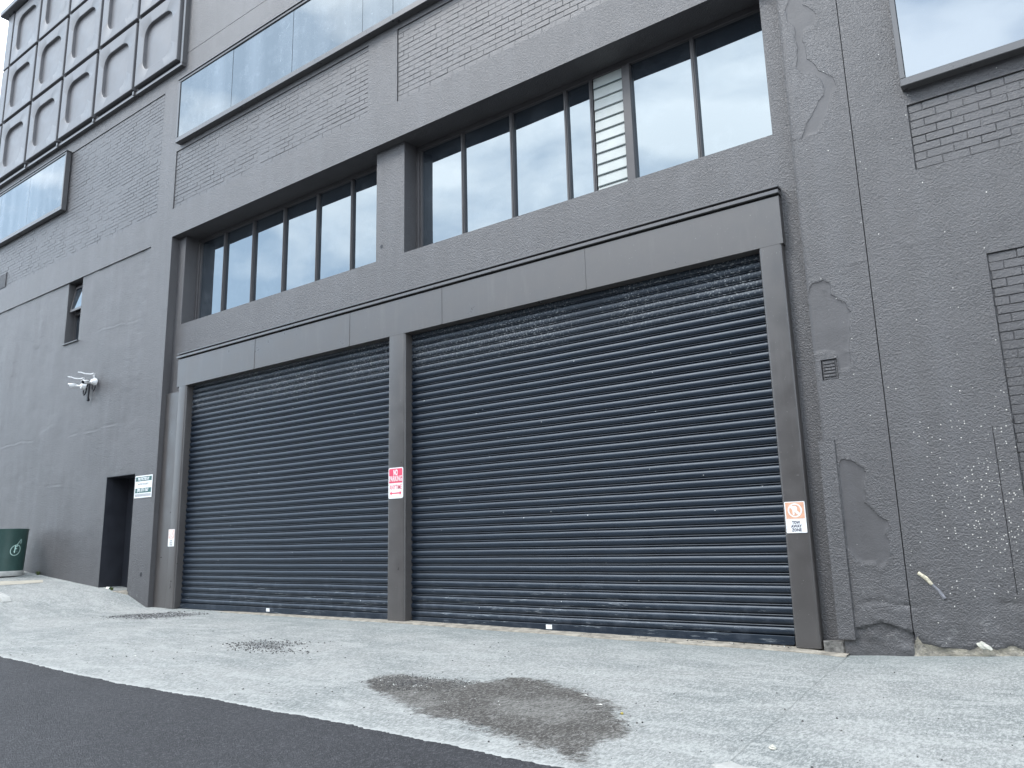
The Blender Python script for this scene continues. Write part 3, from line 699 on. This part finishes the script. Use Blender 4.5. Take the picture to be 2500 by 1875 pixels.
near=np.clip(1-(-GY)/1.1,0,1)**1.5*(GX>-13)*np.clip((GX+13)/2,0,1)*.8+np.clip(1-(-GY)/.25,0,1)*.3
GZ-=.03*(GY<np.interp(GX,ex,ey)-.15)
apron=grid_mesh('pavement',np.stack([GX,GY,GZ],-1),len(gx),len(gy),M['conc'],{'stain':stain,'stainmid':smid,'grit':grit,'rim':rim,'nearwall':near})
tag(apron,kind='structure')
# hairline joint across the apron
ja,jb=G(2075,1600),G(1785,1858)
mb=MB(); pts=[]
for i in range(40):
    t=i/39; x=ja[0]*(1-t)+jb[0]*t+random.uniform(-.004,.004); y=ja[1]*(1-t)+jb[1]*t; z=float(np.interp(0,[0],[0]))
    pts.append((x,y))
def gzz(x,y): # actual height of the apron mesh incl. its undulation
    x=np.asarray([x],float); y=np.asarray([y],float)
    return float((gz(x,np.minimum(y,0))+(fbm(x*.8,y*.8,3)-.5)*.02*np.clip(-y/.5,0,1)+(fbm(x*6,y*6,3)-.5)*.004)[0])
for p,q in zip(pts[:-1],pts[1:]):
    w_=.0016; mb.face([(p[0]-w_,p[1],gzz(*p)+.004),(p[0]+w_,p[1],gzz(*p)+.004),(q[0]+w_,q[1],gzz(*q)+.004),(q[0]-w_,q[1],gzz(*q)+.004)])
tag(mb.build('pavement_joint',M['kerb2']),kind='structure')
# road: asphalt sheet with a ragged edge
ax=np.array(sorted(set(np.round(np.concatenate([gridn(-60,-14,.5),gridn(-14,0,.02),gridn(0,12,.4)]),4))))
e=np.interp(ax,ex,ey)+(fbm(ax*5,ax*0,4)-.5)*.05+(rng.random(len(ax))-.5)*.022*(ax>-14)
rows=[(0.0,-.02),(.002,.010),(-.02,.016),(-.3,.016),(-1,.016),(-2,.016),(-3.2,.016),(-4.5,.016),(-8,.016),(-16,.016),(-40,.016)]
Va=np.zeros((len(ax),len(rows),3))
for j,(dy,dz) in enumerate(rows):
    yy=e+dy; Va[:,j,0]=ax; Va[:,j,1]=yy; Va[:,j,2]=gz(ax,np.minimum(yy,0))+(fbm(ax*.8,yy*.8,3)-.5)*.02*(dy>-3)+dz
tag(grid_mesh('road',Va,len(ax),len(rows),M['asphalt'],{},True,50,flip=True),kind='structure')
mb=MB(); mb.face([(-400,-400,-1.3),(400,-400,-1.3),(400,400,-1.3),(-400,400,-1.3)]); tag(mb.build('ground',M['asphalt']),kind='structure')

# beige paving strip on the footpath
c0,c1,c2,c3=G(-60,1421),G(105,1416.5),G(105,1423),G(-60,1433)
def lay(pts,h): return [(p[0],p[1],gzz(*p)+h) for p in pts]
mb=MB(); n=14; top_=[];bot_=[]
for i in range(n+1):
    t=i/n; a_=(c0[0]*(1-t)+c1[0]*t,c0[1]*(1-t)+c1[1]*t); b2=(c3[0]*(1-t)+c2[0]*t,c3[1]*(1-t)+c2[1]*t)
    top_.append(lay([a_],.006)[0]); bot_.append(lay([b2],.006)[0])
for i in range(n): mb.face([bot_[i],bot_[i+1],top_[i+1],top_[i]])
tag(mb.build('paving_strip',M['strip']),kind='structure')

# ------------------------------------------------------------------ kerb end at the far left
k0=G(24,1470); kz=gzz(*k0)
mb=MB(); kx=k0[0]; ky=k0[1]
prof_k=[(0,-.05),(0,.075),(.02,.09),(.15,.09),(.15,-.05)]
sec=[(kx,.15),(kx-.12,.85),(kx-.5,1.0),(kx-4,1.0)]
for i,(x,s_) in enumerate(sec):
    for dy,dz in prof_k: mb.v.append((x,ky-.12+dy+.0,gzz(x,ky)+(dz*s_ if dz>0 else dz)))
for i in range(len(sec)-1):
    for j in range(4): mb.f.append((i*5+j,i*5+j+1,(i+1)*5+j+1,(i+1)*5+j)); mb.mi.append(0)
mb.f.append((0,1,2,3,4)); mb.mi.append(0)
tag(mb.build('kerb',M['kerb'],None,True,40),'white painted end of the concrete kerb at the left edge of the driveway','kerb')

# ------------------------------------------------------------------ text helper
def text(s,size,mat,parent,loc,width=None,name='lettering',bold=.0,shear=0,thick=.0006):
    cu=bpy.data.curves.new('t','FONT'); cu.body=s; cu.size=size; cu.align_x='CENTER'; cu.align_y='CENTER'; cu.offset=bold; cu.extrude=thick; cu.shear=shear; cu.space_character=1.05; cu.resolution_u=3
    t=bpy.data.objects.new('t',cu); COL.objects.link(t); bpy.context.view_layer.update()
    dg=bpy.context.evaluated_depsgraph_get(); me=bpy.data.meshes.new_from_object(t.evaluated_get(dg)); bpy.data.objects.remove(t); bpy.data.curves.remove(cu)
    co_=np.zeros(len(me.vertices)*3); me.vertices.foreach_get('co',co_); co_=co_.reshape(-1,3)
    if width: co_[:,0]*=width/(co_[:,0].max()-co_[:,0].min())
    co_[:,0]-=(co_[:,0].max()+co_[:,0].min())/2; co_[:,1]-=(co_[:,1].max()+co_[:,1].min())/2
    nw=np.stack([co_[:,0],-co_[:,2],co_[:,1]],1); me.vertices.foreach_set('co',nw.ravel()); me.materials.clear(); me.materials.append(mat); me.update()
    o=link(name,me,parent); o.location=loc; return o
def rrect(w,h,r,n=6):
    P=[]
    for cx,cz,a0 in ((w/2-r,h/2-r,0),(-w/2+r,h/2-r,90),(-w/2+r,-h/2+r,180),(w/2-r,-h/2+r,270)):
        for k in range(n+1):
            a=math.radians(a0+90*k/n); P.append((cx+r*math.cos(a),cz+r*math.sin(a)))
    return P
def plate(name,poly,y0,y1,mat,parent=None,cx=0,cz=0):
    mb=MB(); f=[(x+cx,y0,z+cz) for x,z in poly]; b2=[(x+cx,y1,z+cz) for x,z in poly]; n=len(poly)
    mb.face(f); mb.face(b2[::-1])
    for k in range(n): mb.face([f[k],b2[k],b2[(k+1)%n],f[(k+1)%n]])
    return mb.build(name,mat,parent)
# no parking sign
sg=empty('no_parking_sign',(-8.206,.058,1.977),'red and white no parking anytime sign on the middle door post','sign')
w_,h_=.305,.462
plate('sign_plate',rrect(w_,h_,.03),-.004,0,M['sign_w'],sg)
redp=[p for p in rrect(w_-.03,h_-.03,.02)]
redp=[(x,max(z,-.0)) for x,z in redp if z>-.01]; redp=[(w_/2-.015,.0)]+[p for p in rrect(w_-.03,h_-.03,.02) if p[1]>0]+[(-w_/2+.015,.0)]
plate('red_field',redp,-.0052,-.0042,M['sign_red'],sg)
text('NO',.115,M['sign_w'],sg,(-.002,-.0062,.158),.088,bold=.004)
text('PARKING',.115,M['sign_w'],sg,(-.002,-.0062,.066),.262,bold=.0022)
text('ANYTIME',.098,M['sign_red'],sg,(-.002,-.0050,-.062),.252,bold=.001)
ar=[(-.12,0),(-.085,.034),(-.085,.009),(.085,.009),(.085,.034),(.12,0),(.085,-.034),(.085,-.009),(-.085,-.009),(-.085,-.034)]
plate('arrow',ar,-.0056,-.0042,M['sign_red'],sg,0,-.152)
# thin printed border line
mb=MB(); a1=rrect(w_-.026,h_-.026,.022); a2=rrect(w_-.031,h_-.031,.0195)
for k in range(len(a1)):
    k2=(k+1)%len(a1)
    if a1[k][1]<0 and a1[k2][1]<0: mb.face([(a1[k][0],-.0046,a1[k][1]),(a1[k2][0],-.0046,a1[k2][1]),(a2[k2][0],-.0046,a2[k2][1]),(a2[k][0],-.0046,a2[k][1])])
mb.build('border_line',M['inkgrey'],sg)
def tow(loc,w_,h_,field,label,faded):
    sg=empty('tow_away_sign',loc,label,'sign','tow away zone signs on the door posts')
    plate('sign_plate',rrect(w_,h_,.009,4),-.004,0,M['sign_w'],sg)
    fw=w_-.022; fz=h_*.22
    plate('colour_field',[(-fw/2,fz-h_*.265),(fw/2,fz-h_*.265),(fw/2,fz+h_*.255),(-fw/2,fz+h_*.255)],-.0052,-.0042,field,sg)
    R1,R2=w_*.345,w_*.275; mb=MB(); n=36
    for k in range(n):
        a,b2=2*math.pi*k/n,2*math.pi*(k+1)/n
        mb.face([(R1*math.cos(a),-.0062,R1*math.sin(a)+fz),(R1*math.cos(b2),-.0062,R1*math.sin(b2)+fz),(R2*math.cos(b2),-.0062,R2*math.sin(b2)+fz),(R2*math.cos(a),-.0062,R2*math.sin(a)+fz)])
    s_=R2*.707; t_=.010
    mb.face([(-s_-t_,-.0062,s_-t_+fz),(-s_+t_,-.0062,s_+t_+fz),(s_+t_,-.0062,-s_+t_+fz),(s_-t_,-.0062,-s_-t_+fz)])
    mb.build('prohibition_ring',M['sign_w'],sg)
    text('P',R2*2.0,M['sign_w'],sg,(0,-.0072,fz),R2*.85,bold=.006)
    ik=M['inkgrey'] if faded else M['ink']
    for i,(t,ww) in enumerate((('TOW',.38),('AWAY',.52),('ZONE',.47))): text(t,.042,ik,sg,(0,-.0052,-h_*(.165+.118*i)),w_*ww,bold=.0012)
tow((-2.389,.058,1.263),.212,.325,M['sign_or'],'faded orange and white tow away zone sign on the right door post',False)
tow((-14.21,.058,1.29),.212,.325,M['sign_pk'],'pale washed out tow away zone sign on the left door post',True)
# security company sign
sg=empty('security_sign',(-15.245,-.004,2.335),'white and dark teal security company sign beside the doorway','sign')
w_,h_=.655,.45
plate('sign_plate',[(-w_/2,-h_/2),(w_/2,-h_/2),(w_/2,h_/2),(-w_/2,h_/2)],-.005,0,M['sign_w'],sg)
plate('header_band',[(-.30,.112),(.30,.112),(.30,.20),(-.30,.20)],-.0065,-.0055,M['teal'],sg)
plate('phone_band',[(-.30,-.125),(.30,-.125),(.30,-.03),(-.30,-.03)],-.0065,-.0055,M['teal'],sg)
text('PROTECTED BY',.075,M['sign_w'],sg,(0,-.0078,.156),.43,bold=.003)
text('MATRIX SECURITY',.05,M['inkgrey'],sg,(0,-.0065,.052),.40,bold=.001)
text('(09) 573 1567',.078,M['sign_w'],sg,(-.01,-.0078,-.078),.43,bold=.003)
mb=MB()
for s_ in (-1,1):
    for q in ([(s_*.215,-.0062,.065),(s_*.26,-.0062,.085),(s_*.25,-.0062,.068)],[(s_*.222,-.0062,.04),(s_*.252,-.0062,.042),(s_*.24,-.0062,.028)]):
        mb=MB(); mb.face(q); mb.build('emblem_mark',M['inkgrey'],sg)
mb=MB()
for i in range(15):
    x=-.295+i*.04; mb.face([(x,-.0062,-.145),(x+.018,-.0062,-.145),(x+.034,-.0062,-.2),(x+.016,-.0062,-.2)])
mb.build('hazard_stripes',M['ink'],sg)

# ------------------------------------------------------------------ security cameras
def seccam(loc,label,mode):
    c=empty('security_camera',loc,label,'camera','white bullet cameras on the left wall')
    # round base on the wall
    MB().tube([(0,0,0),(0,-.035,0),(0,-.055,0),(0,-.10,0)],[.082,.082,.068,.055],20).build('mounting_base',M['white'],c,True,40)
    # sun hood on a bracket above: a bent arm running off to the left and out
    mb=MB(); mb.tube([(.0,-.03,.07),(.0,-.05,.12),(.0,-.06,.17)],[.028,.02,.024],8); 
    pts=[(.02,-.06,.185),(-.05,-.08,.175),(-.15,-.17,.185),(-.21,-.23,.215),(-.26,-.28,.222)]
    for (a,b2,wa,wb) in zip(pts[:-1],pts[1:],(.03,.03,.028,.03),(.03,.028,.03,.026)):
        a=Vector(a); b2=Vector(b2); t=(b2-a).normalized(); s_=t.cross(Vector((0,0,1))).normalized(); u=s_.cross(t)*.012
        A=[a-s_*wa-u,a+s_*wa-u,a+s_*wa+u,a-s_*wa+u]; Bq=[b2-s_*wb-u,b2+s_*wb-u,b2+s_*wb+u,b2-s_*wb+u]
        for k in range(4): mb.face([A[k],A[(k+1)%4],Bq[(k+1)%4],Bq[k]])
        mb.face(A[::-1]); mb.face(Bq)
    mb.build('hood_arm',M['white'],c)
    if mode==0:
        a=Vector((-.02,-.08,0)); dirv=Vector((-.62,-.75,.04)).normalized()
    else:
        a=Vector((0,-.08,-.02)); dirv=Vector((.30,-.92,-.16)).normalized()
    p=[a+dirv*t for t in (0,.05,.09,.12,.13)]
    MB().tube(p,[.03,.024,.03,.034,.04],12).build('swivel',M['white'],c,True,45)
    p=[a+dirv*t for t in (.125,.135,.235,.245)]
    MB().tube(p,[.035,.043,.043,.040],18).build('barrel',M['white'],c,True,45)
    p=[a+dirv*t for t in (.243,.25)]; MB().tube(p,[.039,.036],18).build('lens',M['lens'],c,True,45)
    # curved sun shield over the barrel
    mb=MB(); side=dirv.cross(Vector((0,0,1))).normalized(); upv=side.cross(dirv)
    for t in (.12,.27):
        for k in range(9):
            an=math.radians(15+150*k/8); mb.v.append(tuple(a+dirv*t+side*math.cos(an)*.052+upv*math.sin(an)*.052))
    for k in range(8): mb.f.append((k,k+1,9+k+1,9+k)); mb.mi.append(0)
    o=mb.build('sun_shield',M['white'],c,True,60); md=o.modifiers.new('solid','SOLIDIFY'); md.thickness=.006
seccam((-17.60,-.005,4.83),'right of two white security cameras on the wall, pointing towards the viewer',1)
seccam((-18.08,-.005,4.79),'left of two white security cameras on the wall, pointing left',0)
cb=MB(); 
def arc(pts,n=8):
    P=[Vector(p) for p in pts]; o=[]
    for i in range(len(P)-1):
        p0_=P[max(i-1,0)];p1=P[i];p2=P[i+1];p3=P[min(i+2,len(P)-1)]
        for k in range(n):
            t=k/n; o.append(.5*((2*p1)+(-p0_+p2)*t+(2*p0_-5*p1+4*p2-p3)*t*t+(-p0_+3*p1-3*p2+p3)*t**3))
    return o+[P[-1]]
ke=empty('camera_cabling',(-17.84,-.005,4.45),'black cable loops and conduit hanging between the two security cameras','cable')
def rel(p): return (p[0]+17.84,p[1]+.005,p[2]-4.45)
MB().tube([rel((-17.86,-.005,4.46)),rel((-17.85,-.03,4.5)),rel((-17.83,-.03,4.86))],.02,10).build('conduit',M['black'],ke,True)
MB().tube(arc([rel(p) for p in ((-17.83,-.03,4.84),(-17.93,-.03,4.80),(-18.0,-.03,4.62),(-18.08,-.03,4.59),(-18.12,-.02,4.66),(-18.09,-.02,4.76))]),.016,8).build('cable_loop',M['black'],ke,True)
MB().tube(arc([rel(p) for p in ((-17.83,-.03,4.84),(-17.74,-.03,4.80),(-17.69,-.03,4.66),(-17.63,-.03,4.63),(-17.59,-.02,4.70),(-17.6,-.02,4.80))]),.016,8).build('cable_loop',M['black'],ke,True)
MB().tube([rel((-17.86,-.0,4.45)),rel((-17.86,-.05,4.45))],.035,10).build('wall_gland',M['black'],ke,True)

# ------------------------------------------------------------------ litter bin
bxx,byy=-19.96,-.60; bz0=gzz(bxx,byy)-.01
bn=empty('litter_bin',(bxx,byy,bz0),'tapered dark green cylindrical planter bin with a mint emblem standing against the left wall','bin')
def lathe(pr,n=48):
    mb=MB()
    for r,z in pr:
        for k in range(n): a=2*math.pi*k/n; mb.v.append((r*math.cos(a),r*math.sin(a),z))
    for i in range(len(pr)-1):
        for k in range(n): mb.f.append((i*n+k,i*n+(k+1)%n,(i+1)*n+(k+1)%n,(i+1)*n+k)); mb.mi.append(0)
    mb.f.append(tuple(range(n))[::-1]); mb.mi.append(0); mb.f.append(tuple((len(pr)-1)*n+k for k in range(n))); mb.mi.append(0)
    return mb
lathe([(.405,0),(.41,.02),(.41,.10),(.40,.112)]).build('base_ring',M['kerb'],bn,True,40)
lathe([(.398,.112),(.40,.13),(.415,.5),(.437,1.0),(.445,1.045),(.44,1.05),(.425,1.045),(.42,.95)]).build('body',M['bin'],bn,True,40)
# emblem wrapped round the body, facing the street a little to the right
def onbin(u,v): # u metres along the surface, v height
    r=.398+(v-.112)/.9*.041+.003; a=math.radians(8)+u/r; return (r*math.cos(a),r*math.sin(a),v)
def ribb(mb,pts,w):
    for p,q in zip(pts[:-1],pts[1:]):
        dx,dz=q[0]-p[0],q[1]-p[1]; l=math.hypot(dx,dz) or 1; nx_,nz_=-dz/l*w/2,dx/l*w/2
        mb.face([onbin(p[0]-nx_,p[1]-nz_),onbin(q[0]-nx_,q[1]-nz_),onbin(q[0]+nx_,q[1]+nz_),onbin(p[0]+nx_,p[1]+nz_)])
mb=MB(); cz=.57
ribb(mb,[(.105*math.cos(t)+.018*math.sin(t),cz+.115*math.sin(t)) for t in np.linspace(0,2*math.pi,40)],.011)
ribb(mb,[(.02,cz+.115),(.10,cz+.23),(.115,cz+.235),(.115,cz+.155),(.085,cz+.155)],.009)
ribb(mb,[(-.02,cz-.06),(-.01,cz+.10)],.02); ribb(mb,[(-.01,cz+.085),(.04,cz+.09)],.017); ribb(mb,[(-.012,cz+.03),(.03,cz+.033)],.015)
ribb(mb,[(-.045,cz-.02),(-.02,cz-.04)],.008); ribb(mb,[(.03,cz-.03),(.04,cz-.025)],.010)
mb.build('emblem',M['mint'],bn)

# ------------------------------------------------------------------ bottle, stones, weeds, grit
bt=empty('bottle',(-16.62,.10,.262),'green glass bottle with a white label lying on the doorstep','bottle')
th=.035
MB().tube([(-.16,0,th),(-.155,0,th),(-.09,0,th),(-.06,0,th),(0,0,th),(.13,0,th),(.145,0,th)],[.014,.014,.014,.02,.034,.034,.03],16).build('glass',M['bottle'],bt,True,50)
MB().tube([(.01,0,th),(.12,0,th)],.0352,16,False).build('paper_label',M['paper'],bt,True)
MB().tube([(-.085,0,th),(-.05,0,th),(-.02,0,th)],[.0155,.024,.0325],16,False).build('neck_label',M['paper'],bt,True)
bt.rotation_euler=(0,0,math.radians(8))
def rock(name,x,y,s,mat,label,cat,rz=0,z=None,seed=1):
    bm=bmesh.new(); bmesh.ops.create_icosphere(bm,subdivisions=3,radius=1); r_=np.random.default_rng(seed)
    offs=r_.random((6,3))*2-1
    for v_ in bm.verts:
        p=v_.co; k=1+sum(.13*math.sin(3.1*p.dot(Vector(o_))*(i+1)+i) for i,o_ in enumerate(offs[:3])); v_.co=p*k
        for o_ in offs[3:]:
            o_=Vector(o_).normalized(); dd=v_.co.dot(o_)-.72
            if dd>0: v_.co-=o_*dd
        v_.co=Vector((v_.co.x*s[0],v_.co.y*s[1],v_.co.z*s[2]))
    me=bpy.data.meshes.new(name); bm.to_mesh(me); bm.free(); me.materials.append(mat); me.shade_smooth(); me.set_sharp_from_angle(angle=math.radians(28))
    o=link(name,me); o.location=(x,y,(gzz(x,y) if z is None else z)+s[2]*.75); o.rotation_euler=(0,0,rz); return tag(o,label,cat)
sx_,sz_=W(2403,1577,-.02)
ck=rock('stone_chip',sx_,-.035,(.055,.02,.03),M['stone'],'pale pointed stone chip lodged against the foot of the right wall','stone',.1,z=sz_-.02,seed=4); ck.rotation_euler=(0,.45,0)
p=G(1886,1828); rock('stone_chip',p[0],p[1],(.022,.03,.013),M['stone'],'pale grey stone chip on the concrete near the bottom edge','stone',.7,seed=9)
p=G(1519,1743); rock('pebble',p[0],p[1],(.011,.011,.009),mat_plain('yellow_pebble',(.45,.36,.08),.6),'small yellow pebble at the right end of the oily stain','pebble',seed=2)
# broken patch of pale mortar at the bottom edge of the view
p=G(1800,1880); 
mb=MB(); rr=[]
for k in range(26):
    a=2*math.pi*k/26; r_=1+.22*math.sin(3*a+1)+.12*math.sin(7*a); rr.append((p[0]+.15*r_*math.cos(a),p[1]+.07*r_*math.sin(a)))
mb.face([(x,y,gzz(x,y)+.012+.006*math.sin(40*x)) for x,y in rr]); 
for k in range(26):
    a,b2=rr[k],rr[(k+1)%26]; mb.face([(a[0],a[1],gzz(*a)+.012+.006*math.sin(40*a[0])),(b2[0],b2[1],gzz(*b2)+.012+.006*math.sin(40*b2[0])),(b2[0]+(b2[0]-p[0])*.1,b2[1]+(b2[1]-p[1])*.1,gzz(*b2)-.002),(a[0]+(a[0]-p[0])*.1,a[1]+(a[1]-p[1])*.1,gzz(*a)-.002)])
tag(mb.build('mortar_spill',M['kerb'],None,True,60),'white splash of hardened mortar on the concrete at the bottom edge','mortar')
# litter flakes
for (px,py,l_) in ((1427,1697,'thin white plastic sliver lying on the oily stain'),(1463,1720,'small crumpled white scrap on the oily stain'),(329,1602,'pale leaf-shaped flake on the concrete near the left edge')):
    x,y=G(px,py); mb=MB(); z=gzz(x,y)+.006
    mb.face([(x-.03,y,z),(x,y-.008,z+.004),(x+.03,y,z+.001),(x+.01,y+.010,z+.006)]); o=mb.build('litter_scrap',M['paper'],None); md=o.modifiers.new('s','SOLIDIFY'); md.thickness=.002; tag(o,l_,'litter')
# loose grit: stuff
mb=MB()
def chip(x,y,s,z=None):
    z=gzz(x,y) if z is None else z; h=s*random.uniform(.4,.9); a=random.random()*6.28; n=random.choice((4,5)); i=len(mb.v)
    for k in range(n):
        b2=a+6.28*k/n; r_=s*random.uniform(.7,1.2); mb.v.append((x+r_*math.cos(b2),y+r_*math.sin(b2),z-.001))
    for k in range(n):
        b2=a+.3+6.28*k/n; r_=s*random.uniform(.35,.7); mb.v.append((x+r_*math.cos(b2),y+r_*math.sin(b2),z+h))
    for k in range(n): mb.f.append((i+k,i+(k+1)%n,i+n+(k+1)%n,i+n+k)); mb.mi.append(0)
    mb.f.append(tuple(i+n+k for k in range(n))); mb.mi.append(0)
def inpoly(x,y,poly): return sdf(np.array([x]),np.array([y]),poly)[0]
def scatter(poly,n,s0,s1,spread=.1):
    P=np.array(poly); lo=P.min(0)-spread; hi=P.max(0)+spread; c=0;t=0
    while c<n and t<n*30:
        t+=1; x=random.uniform(lo[0],hi[0]); y=random.uniform(lo[1],hi[1]); d_=inpoly(x,y,poly)
        if d_>0 or random.random()<math.exp(d_/spread*2.2)*.5: chip(x,y,random.uniform(s0,s1)**1.0); c+=1
scatter([G(*ZS(*q)) for q in ((150,165),(420,135),(700,160),(900,180),(700,230),(400,240),(240,230))],900,.003,.009)
scatter(sp_,1100,.002,.0055,.06)
scatter([G(*q) for q in ((550,1572),(640,1564),(765,1570),(700,1580),(760,1592),(640,1594),(570,1586))],420,.005,.014)
scatter([G(*q) for q in ((235,1506),(440,1492),(520,1500),(400,1510),(250,1511))],420,.005,.015)
for _ in range(650):
    x=random.uniform(-14,.6); y=-abs(random.gauss(0,.0))-random.random()**.5*3.9; chip(x,y,random.choice((.003,.004,.005,.007,.010)))
for _ in range(420):     # debris along the thresholds
    x=random.uniform(-14.4,-2.2); chip(x,random.uniform(-.03,.13),random.uniform(.003,.011),None if random.random()<.3 else -.045+random.uniform(0,.004))
tag(mb.build('gravel',M['gravel']),'loose dark grit and chips scattered over the concrete apron','gravel',kind='stuff')
# weeds at the wall foot
def weed(x,y,n,h,label):
    mb=MB(); z=gzz(x,y)
    for _ in range(n):
        a=random.random()*6.28; r_=random.random()*h*.9; bx_,by_=x+r_*.7*math.cos(a),y+.25*r_*math.sin(a); hh=h*random.uniform(.4,1); l=random.uniform(.2,.7)*hh
        ca,sa=math.cos(a),math.sin(a); w_=.006
        mb.face([(bx_-w_*sa,by_+w_*ca,z-.005),(bx_+w_*sa,by_-w_*ca,z-.005),(bx_+l*ca*.6+w_*sa,by_+l*sa*.6-w_*ca,z+hh*.7)]); mb.face([(bx_+l*ca*.3,by_+l*sa*.3,z+hh*.3),(bx_+l*ca*.6+w_*2*sa,by_+l*sa*.6-w_*2*ca,z+hh*.7),(bx_+l*ca,by_+l*sa,z+hh)])
    tag(mb.build('weed',M['grass']),label,'weed')
x,y=G(272,1441); weed(x,y+.0,60,.07,'yellow green weed growing in front of the doorstep')
x,y=G(92,1403); weed(x,y,60,.09,'low dry weed at the foot of the left wall right of the bin')
x,y=G(2440,1601); 

# ------------------------------------------------------------------ building added unseen across the road, to darken what the lower wall reflects
ob=empty('added_building',(-5,-27,-.6),'plain unseen building added across the road to darken reflections and light on the facade','building')
MB().box(-45,40,-9,0,-1,12.3).build('wall',M['brick'],ob)
mb=MB()
mb.box(-45.2,40.2,0,.25,12.1,12.5); mb.build('parapet',M['footing'],ob)
for i in range(12):
    x=-40+i*6.6
    for z in (1.2,5.0,8.8): fr_=MB().box(x,x+3.0,-.05,.06,z,z+2.0).build('window',M['glass'],ob)
